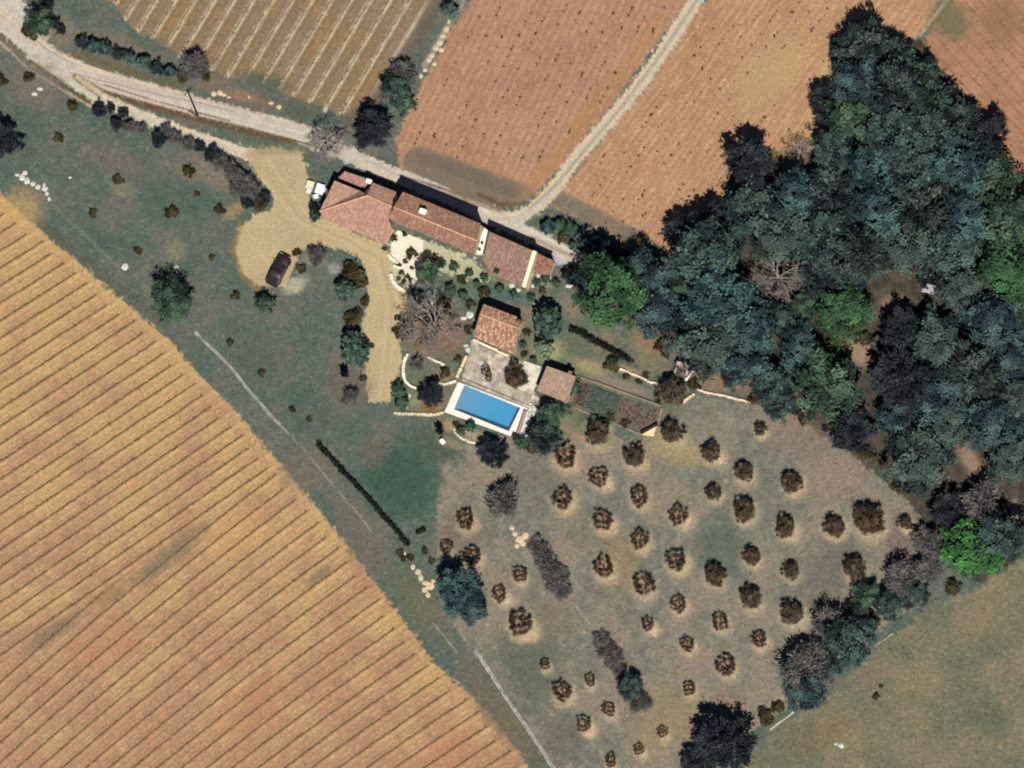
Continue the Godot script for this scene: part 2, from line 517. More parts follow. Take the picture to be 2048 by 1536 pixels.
# soils, stains, worn strips and dry grass: real colours of the ground, plus one tree's painted shade
func paint() -> void:
	# wheel ruts and worn strips of the roads
	stroke([[0, 22], [60, 70], [120, 112], [200, 142], [300, 168], [380, 190]], 8, 222, 206, 182, 0.8)
	stroke([[0, 60], [80, 112], [160, 150], [260, 184], [360, 212], [480, 246], [600, 280]], 6, 214, 206, 190, 0.7)
	stroke([[150, 148], [230, 168], [320, 190], [400, 206], [470, 224]], 3.5, 150, 140, 126, 0.7)
	stroke([[40, 52], [90, 96], [150, 130]], 5, 160, 146, 136, 0.6)
	stroke([[0, 75], [40, 108]], 14, 146, 112, 98, 0.7)
	stroke([[60, 122], [120, 166], [190, 214]], 9, 104, 78, 52, 0.8)
	stroke([[0, 84], [29, 111], [58, 139], [129, 182], [195, 221]], 7, 196, 190, 168, 0.85)
	stroke([[150, 152], [205, 184], [300, 212], [400, 240], [500, 265], [590, 284]], 14, 108, 84, 60, 0.85)
	stroke([[210, 170], [300, 198], [400, 226], [460, 242]], 4, 96, 56, 40, 0.7)
	stroke([[400, 234], [500, 257], [600, 284], [640, 296]], 5, 92, 86, 66, 0.7)
	stroke([[110, 146], [195, 202]], 9, 206, 214, 180, 0.8)
	stroke([[154, 154], [212, 192], [260, 214], [350, 252], [420, 276], [490, 302]], 12, 222, 210, 182, 0.8)
	stroke([[150, 160], [200, 194]], 4, 112, 100, 66, 0.7)
	stroke([[520, 300], [600, 298]], 26, 140, 134, 100, 0.5)
	stroke([[812, 352], [870, 376], [930, 402], [975, 424]], 10, 226, 218, 216, 0.95)
	stroke([[720, 326], [790, 362], [812, 370]], 10, 214, 206, 176, 0.8)
	stroke([[735, 322], [800, 352]], 3, 160, 148, 124, 0.6)
	stroke([[1046, 455], [1100, 482], [1164, 512]], 7, 222, 220, 206, 0.9)
	stroke([[1060, 474], [1160, 520]], 10, 160, 150, 128, 0.7)
	stroke([[970, 430], [1010, 432], [1045, 424], [1080, 392], [1120, 346], [1180, 270], [1250, 190], [1310, 110], [1380, 6]], 6, 226, 208, 160, 0.9)
	stroke([[1060, 430], [1100, 402], [1128, 366], [1170, 310], [1240, 228], [1320, 122], [1400, 10]], 6, 218, 202, 160, 0.8)
	stroke([[1060, 416], [1110, 372], [1170, 300], [1250, 206], [1330, 96], [1400, -10]], 8, 158, 150, 124, 0.6)
	stroke([[0, 10], [40, 40], [90, 84], [150, 122]], 4, 226, 214, 196, 0.7)
	stroke([[20, 0], [60, 40], [84, 70]], 14, 216, 218, 208, 0.6)
	stroke([[150, 132], [240, 160], [330, 182], [430, 206], [540, 232], [640, 258]], 6, 222, 208, 184, 0.8)
	stroke([[200, 150], [300, 176], [400, 198], [520, 228]], 3, 168, 158, 146, 0.6)
	stroke([[160, 158], [260, 186], [360, 210], [460, 232], [560, 256], [650, 284]], 3, 170, 160, 148, 0.6)
	stroke([[300, 196], [420, 224], [540, 250], [640, 276]], 7, 220, 214, 204, 0.7)
	stroke([[185, 206], [240, 226], [330, 262], [420, 292], [490, 316]], 8, 226, 218, 198, 0.9)
	# verges between the fields
	stroke([[860, 372], [930, 400], [1000, 420]], 14, 142, 124, 104, 0.7)
	stroke([[800, 350], [880, 375], [960, 402]], 6, 100, 78, 58, 0.7)
	stroke([[838, 326], [900, 348], [960, 372], [1040, 400]], 74, 128, 118, 106, 0.95, 0.25, 3)
	stroke([[845, 318], [900, 335], [960, 358], [1030, 385]], 30, 120, 111, 102, 0.8, 0.4, 3)
	stroke([[960, 390], [1000, 408], [1030, 408]], 12, 96, 80, 58, 0.7)
	stroke([[1050, 390], [1100, 330], [1160, 250], [1240, 150], [1320, 40]], 44, 180, 140, 96, 0.6, 0.95, 3)
	stroke([[1118, 400], [1180, 430], [1260, 472], [1340, 525]], 44, 128, 120, 108, 0.95, 0.4, 4)
	stroke([[1075, 442], [1140, 470], [1210, 505]], 36, 98, 108, 84, 0.8)
	patch(1530, 150, 62, 130, 35, 184, 162, 122, 0.8)
	patch(1590, 120, 40, 110, 35, 196, 166, 124, 0.6)
	patch(1590, 300, 60, 40, 0, 176, 146, 104, 0.8)
	patch(1440, 420, 30, 60, 30, 200, 168, 122, 0.7)
	patch(1640, 200, 22, 120, 10, 204, 178, 132, 0.7)
	patch(1900, 40, 60, 50, 30, 122, 118, 92, 0.95)
	patch(2000, 40, 70, 60, 40, 142, 116, 84, 0.6)
	stroke([[1895, 0], [1870, 30], [1840, 70]], 9, 190, 178, 140, 0.7)
	# grey-green fringe of the upper vineyard
	patch(120, 60, 60, 40, 35, 132, 122, 112, 0.85)
	patch(250, 100, 120, 34, 22, 126, 119, 108, 0.9)
	patch(85, 22, 34, 24, 50, 86, 112, 116, 0.9)
	patch(300, 88, 50, 20, 20, 96, 110, 96, 0.7)
	patch(420, 165, 70, 28, 15, 128, 118, 106, 0.9)
	patch(530, 165, 60, 26, 15, 92, 106, 96, 0.85)
	patch(500, 200, 110, 24, 14, 122, 110, 102, 0.85)
	patch(600, 220, 60, 26, 20, 96, 104, 94, 0.85)
	patch(480, 192, 60, 14, 12, 150, 124, 104, 0.8)
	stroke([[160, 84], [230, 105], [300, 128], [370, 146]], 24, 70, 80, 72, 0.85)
	stroke([[150, 108], [220, 130], [300, 156], [360, 170]], 20, 112, 104, 78, 0.8)
	stroke([[700, 240], [740, 215], [790, 140], [850, 50], [880, -20]], 40, 112, 104, 94, 0.8)
	stroke([[850, 130], [880, 80], [905, 40], [930, -10]], 16, 196, 182, 158, 0.7)
	stroke([[905, 40], [930, -40]], 22, 92, 118, 98, 0.7)
	patch(660, 290, 44, 34, 30, 142, 138, 138, 0.6)  # smoky shade of the leafless tree, painted grey on the road
	# west meadow
	patch(70, 170, 90, 60, 30, 128, 118, 113, 0.7)
	patch(240, 330, 90, 40, 25, 120, 111, 106, 0.6)
	patch(430, 350, 80, 34, 30, 140, 124, 112, 0.8)
	patch(378, 342, 30, 14, 20, 128, 120, 80, 0.9)
	patch(40, 260, 70, 60, 0, 84, 104, 96, 0.6)
	patch(350, 400, 110, 60, 30, 84, 106, 96, 0.7)
	patch(200, 480, 60, 40, 30, 82, 104, 94, 0.6)
	patch(240, 375, 34, 22, 20, 138, 142, 116, 0.6)
	patch(352, 500, 30, 30, 0, 146, 144, 118, 0.6)
	patch(470, 420, 36, 18, -35, 176, 150, 106, 0.7)
	stroke([[482, 445], [466, 500], [484, 552], [520, 584]], 14, 150, 122, 84, 0.6)
	patch(640, 540, 40, 40, 0, 104, 116, 106, 0.9)
	patch(590, 570, 34, 20, -30, 196, 196, 176, 0.8)
	patch(628, 520, 30, 14, 10, 160, 150, 140, 0.8)
	patch(668, 538, 18, 14, 0, 168, 168, 172, 0.8)
	stroke([[96, 396], [130, 435], [170, 470], [210, 510], [240, 535]], 5, 132, 140, 124, 0.7)
	stroke([[30, 400], [120, 480], [220, 560], [330, 650]], 26, 98, 98, 86, 0.5)
	stroke([[0, 392], [82, 472], [154, 530], [239, 605], [328, 680], [400, 759], [472, 831], [540, 913], [620, 1008], [690, 1093]], 20, 200, 174, 128, 0.5, 0.6, 1)
	patch(800, 960, 95, 95, 40, 66, 96, 84, 0.95, 0.5)
	patch(880, 890, 70, 40, 30, 84, 100, 86, 0.8)
	patch(690, 770, 60, 60, 30, 122, 106, 100, 0.6)
	patch(745, 905, 40, 40, 0, 112, 106, 98, 0.7)
	patch(620, 820, 80, 50, 40, 84, 104, 94, 0.6)
	patch(520, 720, 90, 60, 40, 92, 104, 96, 0.6)
	patch(610, 930, 60, 70, 40, 124, 114, 100, 0.6)
	patch(720, 1060, 40, 110, -35, 118, 112, 98, 0.7)
	patch(830, 1200, 40, 120, -38, 116, 114, 92, 0.7)
	patch(1000, 1430, 40, 160, -35, 124, 114, 96, 0.7)
	stroke([[860, 1240], [930, 1330], [1010, 1430], [1090, 1536]], 14, 108, 112, 94, 0.6)
	# south-west field: grey damp wedges and redder spots
	patch(340, 1110, 26, 120, 52, 136, 126, 104, 0.8)
	patch(110, 1262, 24, 90, 55, 140, 124, 108, 0.8)
	patch(215, 1195, 20, 60, 55, 156, 132, 98, 0.7)
	patch(640, 1150, 16, 50, 50, 140, 130, 106, 0.8)
	patch(210, 1290, 90, 50, -30, 190, 142, 114, 0.6)
	patch(500, 1420, 120, 60, -40, 186, 138, 108, 0.5)
	patch(900, 1500, 90, 60, -40, 188, 138, 112, 0.6)
	patch(470, 1070, 80, 60, -40, 200, 162, 114, 0.6)
	patch(40, 420, 60, 60, 40, 206, 174, 118, 0.6)
	# grove
	patch(1350, 900, 90, 40, 20, 172, 160, 118, 0.7)
	patch(1600, 880, 110, 60, 25, 140, 126, 116, 0.7)
	patch(1690, 960, 90, 60, 30, 150, 132, 122, 0.6)
	patch(1440, 1090, 80, 90, 20, 98, 112, 103, 0.85)
	patch(1560, 1000, 90, 60, 20, 118, 122, 114, 0.7)
	patch(1180, 1060, 70, 50, 0, 120, 124, 112, 0.7)
	patch(1680, 1120, 90, 60, 0, 112, 114, 108, 0.8)
	patch(1060, 1330, 90, 120, -30, 104, 112, 100, 0.85)
	patch(1100, 1240, 60, 60, 0, 126, 122, 106, 0.7)
	patch(1120, 1480, 60, 60, 0, 108, 110, 102, 0.7)
	patch(1330, 1440, 110, 90, -30, 160, 144, 108, 0.6)
	patch(1240, 1120, 60, 90, 0, 148, 134, 106, 0.6)
	patch(1080, 960, 70, 40, 0, 122, 120, 110, 0.8)
	patch(980, 940, 50, 30, 0, 146, 142, 122, 0.7)
	patch(1640, 1180, 60, 60, 0, 120, 116, 108, 0.7)
	patch(1800, 1080, 50, 80, 0, 132, 114, 112, 0.7)
	patch(1450, 1420, 60, 50, -30, 150, 126, 108, 0.6)
	patch(920, 1070, 60, 60, 0, 128, 116, 106, 0.7)
	for t in grove():
		var u := nB.get_noise_2d(t[0] * 3.0, t[1] * 3.0)
		patch(t[0] + 4 + u * 8.0, t[1] + 7, t[2] * (1.55 + u * 0.5), t[2] * (1.6 - u * 0.4), u * 90.0, 196, 180, 152, 0.9 + u * 0.4, 0.55)
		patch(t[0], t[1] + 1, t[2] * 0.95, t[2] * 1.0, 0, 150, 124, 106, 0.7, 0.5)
	stroke([[500, 330], [560, 400], [590, 440], [680, 480], [750, 520], [775, 600], [768, 700], [760, 790]], 7, 206, 192, 158, 0.5)
	stroke([[535, 320], [590, 395], [620, 440], [700, 474], [768, 512], [795, 600], [785, 700], [775, 790]], 7, 206, 192, 158, 0.5)
	stroke([[516, 325], [575, 400], [605, 442], [690, 478], [760, 520], [785, 600], [776, 700]], 6, 178, 163, 130, 0.4)
	stroke([[500, 470], [530, 520], [548, 556]], 8, 206, 192, 158, 0.4)
	# lower right meadow
	patch(1740, 1360, 90, 30, -38, 132, 122, 110, 0.5)
	patch(1790, 1345, 20, 18, 0, 146, 132, 114, 0.5)
	patch(1980, 1440, 70, 50, 30, 100, 110, 92, 0.7)
	patch(1960, 1230, 80, 40, -30, 140, 128, 108, 0.5)
	patch(1640, 1470, 90, 40, -30, 128, 116, 94, 0.6)
	# wood clearings
	patch(1790, 610, 40, 30, 0, 150, 126, 110, 0.9)
	patch(1720, 700, 40, 50, -20, 164, 144, 122, 0.9)
	patch(1940, 920, 24, 60, -30, 160, 138, 124, 0.9)
	patch(1300, 680, 60, 34, 30, 150, 126, 100, 0.9)
	patch(1340, 560, 16, 30, 0, 176, 150, 132, 0.9)
	patch(1500, 770, 70, 26, 10, 148, 118, 106, 0.9)
	patch(1500, 745, 90, 18, 10, 128, 104, 96, 0.8)
	patch(1420, 760, 60, 30, 20, 150, 124, 106, 0.8)
	patch(1620, 260, 24, 60, 10, 190, 164, 126, 0.8)
	patch(1590, 330, 40, 40, 10, 150, 128, 104, 0.8)
	patch(1850, 700, 50, 60, 10, 90, 82, 84, 0.7)
	patch(2030, 1040, 14, 50, 0, 214, 190, 168, 0.9)
	# garden
	patch(870, 660, 76, 74, 0, 132, 112, 96, 0.95, 0.4)
	patch(850, 590, 30, 26, 0, 116, 132, 134, 0.9)
	patch(940, 590, 60, 24, 10, 104, 122, 108, 0.9)
	patch(1020, 590, 70, 24, 15, 86, 112, 106, 0.95)
	patch(960, 620, 14, 22, 0, 120, 110, 92, 0.9)
	patch(1150, 610, 40, 40, 0, 142, 130, 116, 0.8)
	patch(1100, 700, 44, 30, 0, 176, 172, 124, 0.85)
	patch(1160, 700, 50, 30, 20, 110, 116, 98, 0.8)
	patch(1180, 735, 60, 22, 18, 170, 160, 124, 0.8)
	patch(1240, 770, 90, 16, 18, 148, 136, 124, 0.9)
	patch(1250, 740, 40, 12, 20, 178, 160, 120, 0.8)
	patch(1190, 870, 60, 24, 20, 142, 140, 112, 0.8)
	patch(840, 745, 30, 30, 0, 112, 122, 104, 0.9)
	patch(888, 748, 24, 20, 0, 150, 130, 104, 0.95)
	patch(830, 800, 34, 20, 0, 140, 150, 116, 0.8)
	patch(860, 810, 24, 20, 0, 140, 106, 62, 0.8)
	patch(900, 850, 26, 20, 0, 170, 150, 112, 0.9)
	patch(950, 870, 60, 16, 20, 168, 160, 138, 0.9)
	patch(900, 885, 40, 14, 20, 150, 142, 116, 0.8)
	patch(1120, 850, 40, 30, 20, 138, 140, 110, 0.7)
	patch(1080, 560, 34, 16, 20, 150, 160, 130, 0.8)
	patch(950, 545, 50, 16, 20, 170, 176, 150, 0.7)
	stroke([[1130, 860], [1170, 875], [1150, 890]], 10, 176, 142, 124, 0.6)
	patch(1120, 520, 18, 14, 20, 210, 206, 222, 0.9)


# ---------------------------------------------------------------- trees and plants
func dir3(t: float, y: float) -> Vector3:
	var q := sqrt(maxf(0.0, 1.0 - y * y))
	return Vector3(cos(t) * q, y, sin(t) * q)

# a crown of radius 1: leaf clumps spread through an uneven dome
func crown(called: String, s: int, clumps: int, leaves: int, leaf: float, stretch: float, spread: float, dark: Color, light: Color, hollow := 0.0, flat := 0.8, uneven := 0.55) -> ArrayMesh:
	var key := called + str(s)
	if shapes.has(key):
		return shapes[key]
	rng.seed = hash(key)
	var n := FastNoiseLite.new()
	n.seed = s
	n.frequency = 0.9
	var b := Bag.new()
	for q in clumps:
		var t := rng.randf() * TAU
		var y := rnd(-0.45, 1.0)
		if hollow > 0.0:
			t = TAU * (q + rnd(-0.35, 0.35)) / clumps
		var d := dir3(t, y)
		var edge := 0.84 + uneven * n.get_noise_3d(d.x * 1.6, d.y * 1.6 + 5.0, d.z * 1.6)
		var deep := 1.0 if hollow > 0.0 else pow(rng.randf(), 0.35)
		var p := d * edge * deep
		if hollow > 0.0:
			var f := rnd(hollow, 1.0) * edge
			p = Vector3(cos(t) * f, rnd(-0.2, 0.5), sin(t) * f)
		p.y *= flat
		var k := dark.lerp(light, clampf(pow(rng.randf(), 1.4) + 0.4 * n.get_noise_3d(d.x * 4.0, d.y * 4.0, d.z * 4.0), 0.0, 1.0))
		for l in leaves:
			var o := Vector3(rng.randfn(), rng.randfn(), rng.randfn()) * spread
			o.y *= 0.6
			var c := p + o
			var m := (d * 0.9 + Vector3(rnd(-1, 1), rnd(-0.2, 1.0), rnd(-1, 1)) * 0.8).normalized()
			var a := m.cross(Vector3(rnd(-1, 1), rnd(-1, 1), rnd(-1, 1))).normalized()
			if stretch > 1.5:
				a = (d + Vector3(rnd(-0.6, 0.6), rnd(-0.5, 0.2), rnd(-0.6, 0.6))).normalized()
				m = (m - a * m.dot(a)).normalized()
			var w := m.cross(a).normalized()
			var g := leaf * rnd(0.6, 1.3)
			var f2 := rnd(0.75, 1.3)
			a *= g * stretch
			w *= g
			b.leaf(c - a - w * 0.5, c + a * 0.2 - w, c + a, c + a * 0.1 + w, m if m.y > -0.2 else -m, Color(k.r * f2, k.g * f2, k.b * f2))
	shapes[key] = b.mesh()
	return shapes[key]

# branches of a leafless tree of radius 1
func branches(called: String, s: int, limbs: int, depth: int, wood: Color, twigs := true) -> ArrayMesh:
	var key := called + str(s)
	if shapes.has(key):
		return shapes[key]
	rng.seed = hash(key)
	var b := Bag.new()
	for k in limbs:
		var t := TAU * (k + rnd(-0.3, 0.3)) / limbs
		grow(b, Vector3(0, 0, 0), Vector3(cos(t), [0.25, 0.6, 0.35, 1.1][k % 4], sin(t)).normalized(), rnd(0.40, 0.48), 0.024, depth, wood, twigs)
	shapes[key] = b.mesh()
	return shapes[key]

func grow(b: Bag, p: Vector3, d: Vector3, l: float, r: float, depth: int, wood: Color, twigs: bool) -> void:
	var mid := p + d * l * 0.5 + Vector3(rnd(-1, 1), rnd(-1, 1), rnd(-1, 1)) * l * 0.10
	var q := mid + (d + Vector3(rnd(-1, 1), rnd(-0.6, 0.8), rnd(-1, 1)) * 0.35).normalized() * l * 0.5
	var f := rnd(0.75, 1.25)
	var k := Color(wood.r * f, wood.g * f, wood.b * f)
	var sides := 5 if depth > 2 else 3
	b.tube(p, mid, r, r * 0.8, sides, k)
	b.tube(mid, q, r * 0.8, r * 0.6, sides, k)
	if depth <= 0:
		return
	var n := 3 if depth > 1 else 4
	for j in n:
		var side := Vector3(rnd(-1, 1), rnd(-0.5, 0.7), rnd(-1, 1))
		grow(b, q if j < 2 else mid, (d * 0.8 + side * 0.85).normalized(), l * rnd(0.5, 0.72), maxf(r * 0.58, 0.0042), depth - 1, wood, twigs)

func trunk_mesh(s: int) -> ArrayMesh:
	var key := "trunk" + str(s)
	if not shapes.has(key):
		rng.seed = 40 + s
		var b := Bag.new()
		var k := Color(0.10, 0.08, 0.065)
		var p := Vector3.ZERO
		var r := 0.09
		for q in 4:
			var e := p + Vector3(rnd(-0.05, 0.05), 0.25, rnd(-0.05, 0.05))
			b.tube(p, e, r, r * 0.86, 7, k)
			p = e
			r *= 0.86
		for q in 4:
			var t := TAU * q / 4.0 + rnd(-0.4, 0.4)
			b.tube(p - Vector3(0, 0.15, 0), p + Vector3(cos(t) * 0.3, rnd(0.15, 0.35), sin(t) * 0.3), r * 0.8, r * 0.3, 5, k)
		shapes[key] = b.mesh()
	return shapes[key]

func bark() -> StandardMaterial3D:
	return mat("bark", Color(1, 1, 1))

# kind letters: e blue-green evergreen, g green, b bright green, d dark, p feathery pine, w leafless,
# o olive-brown dense, r open ring, s small shrub, f fine grey bush
func plant(called: String, label: String, category: String, x: float, y: float, rp: float, kind: String, group := "", hk := 1.0) -> Node3D:
	rng.seed = int(x * 7919.0 + y * 104729.0)
	var r := rp * S
	var tall := clampf(r * 2.1, 0.7, 12.0) * hk
	var tint := rnd(0.85, 1.18)
	var turn := rnd(0, TAU)
	var v := rng.randi() % 4
	var squeeze := rnd(0.95, 1.06)
	var mesh: ArrayMesh
	var m: StandardMaterial3D
	var small := r < 2.2
	match kind:
		"e":
			mesh = crown("evergreen" + ("s" if small else ""), v, 34 if small else 76, 40 if small else 84, 0.085 if small else 0.036, 1.5, 0.12 if small else 0.095, Color(0.014, 0.023, 0.030), Color(0.080, 0.138, 0.126))
			m = mat("evergreen%d" % v, Color([1.0, 0.86, 1.06, 0.9][v], [1.0, 1.0, 0.94, 0.92][v], [0.95, 1.06, 0.92, 1.05][v]))
		"g":
			mesh = crown("green" + ("s" if small else ""), v, 34 if small else 76, 40 if small else 84, 0.085 if small else 0.036, 1.4, 0.12 if small else 0.095, Color(0.018, 0.034, 0.028), Color(0.078, 0.140, 0.092))
			m = mat("green%d" % v, Color(1, 1, 1))
		"b", "v":
			mesh = crown("bright", v, 76, 80, 0.036, 1.4, 0.09, Color(0.024, 0.058, 0.030), Color(0.085, 0.225, 0.080))
			m = mat("bright", Color(0.80, 0.74, 0.92)) if kind == "b" else mat("vivid", Color(0.95, 1.12, 0.95))
		"d":
			mesh = crown("dark", v, 74, 80, 0.036, 1.8, 0.095, Color(0.010, 0.012, 0.018), Color(0.042, 0.052, 0.064))  # shade of the crowns' north faces is put into this dark leaf colour
			m = mat("dark%d" % v, Color(1, 1, 1))
		"p":
			mesh = crown("pine", v, 84, 60, 0.028, 3.6, 0.10, Color(0.016, 0.022, 0.026), Color(0.080, 0.120, 0.108))
			m = mat("pine%d" % v, Color([1.0, 1.04, 0.9, 1.0][v], [1.0, 0.98, 1.05, 1.0][v], [1.0, 0.98, 0.98, 1.08][v]))
		"o":
			mesh = crown("grove", v, 50, 76, 0.045, 1.3, 0.10, Color(0.036, 0.028, 0.020), Color(0.105, 0.082, 0.058), 0.0, 0.9, 0.28)
			m = mat("grove%d" % v, Color([1.0, 0.92, 1.05, 0.95][v], [1.0, 0.95, 0.92, 1.0][v], [1.0, 1.0, 0.88, 1.04][v]))
		"r":
			mesh = crown("open_grove", v, 16, 110, 0.032, 1.8, 0.105, Color(0.028, 0.018, 0.012), Color(0.082, 0.054, 0.034), 0.70, 0.8, 0.3)
			m = mat("open%d" % v, Color(1, 1, 1))
		"s":
			mesh = crown("shrub", v, 18, 26, 0.16, 1.2, 0.15, Color(0.022, 0.020, 0.012), Color(0.078, 0.068, 0.038))
			m = mat("shrub%d" % v, Color(1, 1, 1))
		"f":
			mesh = crown("fine_bush", v, 60, 46, 0.032, 3.0, 0.13, Color(0.062, 0.062, 0.064), Color(0.150, 0.148, 0.150))
			m = mat("fine%d" % v, Color(1, 1, 1))
		"t":
			mesh = crown("topiary", v, 150, 22, 0.075, 1.0, 0.035, Color(0.10, 0.16, 0.10), Color(0.19, 0.28, 0.20))
			m = mat("topiary%d" % v, Color(1, 1, 1))
		"u":
			mesh = crown("clipped_round", v, 120, 30, 0.075, 1.0, 0.05, Color(0.026, 0.050, 0.040), Color(0.080, 0.140, 0.105), 0.0, 0.9, 0.2)
			m = mat("clipped%d" % v, Color(1, 1, 1))
		_:
			mesh = branches("leafless", v, 10, 5, Color(0.235, 0.215, 0.21))
			m = bark()
	var hc := maxf(tall - r * 0.75, r * 0.45)
	if called == "forest_tree":
		hc *= rnd(0.78, 1.3)
	if kind == "w":
		hc = tall * 0.35
	if kind == "r" or kind == "o":
		hc = maxf(1.2, r * 1.1)
	if kind == "s":
		hc = r * 0.35
	if called == "cypress":
		tall = 5.2 if rp > 10.0 else 3.6
		hc = tall * 0.5
	var o := base(called, at(x, y, hc))
	if called == "forest_tree":
		r *= 1.08
	elif kind == "o":
		r *= 1.12
	var c := part("branches" if kind == "w" else "crown", mesh, m, o)
	var lw := r if kind != "w" else r * 1.0
	c.transform = Transform3D(Basis(Vector3.UP, turn).scaled(Vector3(lw * squeeze, r * (0.85 if kind != "p" else 1.1) if kind != "w" else tall * 0.42, lw / squeeze) * (Vector3.ONE if called != "cypress" else Vector3(1, tall * 0.62 / (r * 0.85), 1))), Vector3(0, hc, 0))
	if kind != "s" and kind != "t" or r > 0.9:
		var t := part("trunk", trunk_mesh(v), bark(), o)
		var tr := clampf(r * 1.0, 0.5, 4.0)
		t.transform = Transform3D(Basis(Vector3.UP, turn).scaled(Vector3(tr, hc * 1.02, tr)), Vector3(0, -0.03, 0))
	tag(o, label, category, group)
	return o

# labels by place: bands from top to bottom, then from left to right
func place_names(list: Array, per_band: int, says: Callable) -> Array:
	var order := range(list.size())
	order.sort_custom(func(a: int, b: int) -> bool: return list[a][1] < list[b][1])
	var out := []
	out.resize(list.size())
	var k := 0
	var band := 0
	while k < order.size():
		band += 1
		var some: Array = order.slice(k, k + per_band)
		some.sort_custom(func(a: int, b: int) -> bool: return list[a][0] < list[b][0])
		for j in some.size():
			out[some[j]] = says.call(list[some[j]], j + 1, band)
		k += per_band
	return out

func grove() -> Array:
	return [[1195, 865, 25, "o"], [1345, 865, 23, "o"], [1270, 912, 22, "o"], [1422, 905, 20, "o"], [1488, 945, 19, "o"], [1583, 967, 21, "o"], [1520, 858, 13, "o"],
		[1130, 915, 24, "r"], [1197, 955, 20, "r"], [1125, 1000, 21, "r"], [1278, 995, 20, "r"], [1427, 985, 16, "o"], [1357, 1032, 20, "r"], [1488, 1022, 23, "o"], [1570, 1055, 21, "o"], [1668, 1053, 21, "o"], [1738, 1042, 31, "o"], [1808, 1045, 14, "o"],
		[932, 1040, 20, "r"], [1205, 1042, 21, "r"], [1280, 1080, 19, "r"], [1503, 1112, 18, "o"], [1580, 1142, 18, "o"], [1710, 1135, 23, "o"], [945, 1113, 19, "r"], [893, 1095, 14, "r"], [1040, 1150, 16, "r"], [1207, 1137, 21, "r"], [1353, 1122, 22, "r"], [1430, 1152, 22, "o"],
		[1503, 1195, 22, "o"], [1583, 1225, 24, "o"], [1288, 1170, 23, "r"], [1000, 1190, 16, "r"], [1040, 1250, 26, "r"], [1358, 1210, 17, "r"], [1440, 1245, 18, "r"], [1518, 1280, 17, "r"], [1295, 1250, 14, "r"], [1375, 1290, 15, "r"],
		[1452, 1332, 21, "r"], [1378, 1378, 14, "r"], [1125, 1385, 20, "r"], [1180, 1362, 12, "r"], [1218, 1420, 14, "r"], [1168, 1450, 16, "r"], [1325, 1465, 11, "r"], [1278, 1500, 11, "r"], [1222, 1522, 13, "r"], [1090, 1330, 11, "r"]]

func wood() -> Array:
	return [[1735, 88, 46, "p"], [1692, 108, 36, "p"], [1790, 112, 38, "p"], [1712, 165, 50, "e"], [1780, 175, 54, "p"], [1840, 150, 38, "p"], [1862, 205, 44, "p"],
		[1648, 212, 34, "d"], [1702, 240, 54, "g"], [1782, 262, 58, "e"], [1866, 268, 52, "e"], [1922, 245, 40, "p"], [1975, 278, 40, "d"], [1664, 300, 44, "e"], [1742, 335, 58, "e"], [1828, 342, 58, "e"], [1918, 332, 58, "e"], [1990, 366, 54, "g"],
		[1498, 330, 48, "d"], [1505, 418, 56, "e"], [1584, 392, 50, "e"], [1662, 388, 58, "p"], [1748, 425, 58, "e"], [1840, 425, 60, "p"], [1930, 432, 54, "e"], [2020, 446, 58, "g"],
		[1402, 512, 72, "e"], [1424, 596, 62, "e"], [1562, 470, 60, "e"], [1642, 470, 56, "e"], [1722, 505, 55, "p"], [1812, 495, 58, "e"], [1902, 502, 60, "e"], [2012, 545, 60, "b"],
		[1220, 586, 74, "b"], [1196, 560, 44, "e"], [1196, 528, 38, "d"], [1290, 552, 48, "e"], [1322, 622, 58, "e"], [1420, 680, 72, "e"], [1502, 645, 58, "e"], [1492, 716, 54, "e"], [1684, 622, 56, "b"], [1640, 552, 42, "p"],
		[1922, 580, 48, "e"], [1980, 645, 58, "e"], [1800, 662, 42, "d"], [1872, 685, 58, "e"], [1654, 776, 68, "g"], [1580, 745, 30, "e"], [1802, 762, 58, "d"], [1874, 785, 60, "e"], [1952, 740, 58, "p"], [2026, 720, 48, "e"],
		[1702, 862, 42, "d"], [1836, 918, 66, "e"], [1792, 832, 46, "e"], [1900, 846, 52, "e"], [1980, 842, 58, "e"], [2036, 800, 44, "e"], [2020, 922, 48, "e"], [1962, 1004, 42, "f"], [1940, 1096, 62, "v"], [1998, 1072, 52, "e"], [1896, 1020, 34, "d"],
		[1430, 452, 40, "d"], [1366, 470, 34, "d"], [1600, 690, 44, "e"], [1560, 810, 34, "e"], [2040, 610, 40, "g"], [2050, 870, 40, "e"], [1560, 640, 34, "e"], [1540, 770, 40, "e"], [1610, 610, 30, "g"], [1700, 560, 40, "e"], [1770, 500, 40, "g"], [1835, 840, 44, "d"], [1920, 700, 40, "d"], [2040, 660, 40, "e"], [1870, 380, 44, "p"], [1610, 440, 40, "e"], [1700, 450, 40, "e"], [1470, 590, 44, "e"], [1370, 560, 40, "g"], [1290, 600, 34, "e"], [1460, 480, 40, "e"], [1470, 750, 30, "e"], [1380, 660, 36, "e"]]

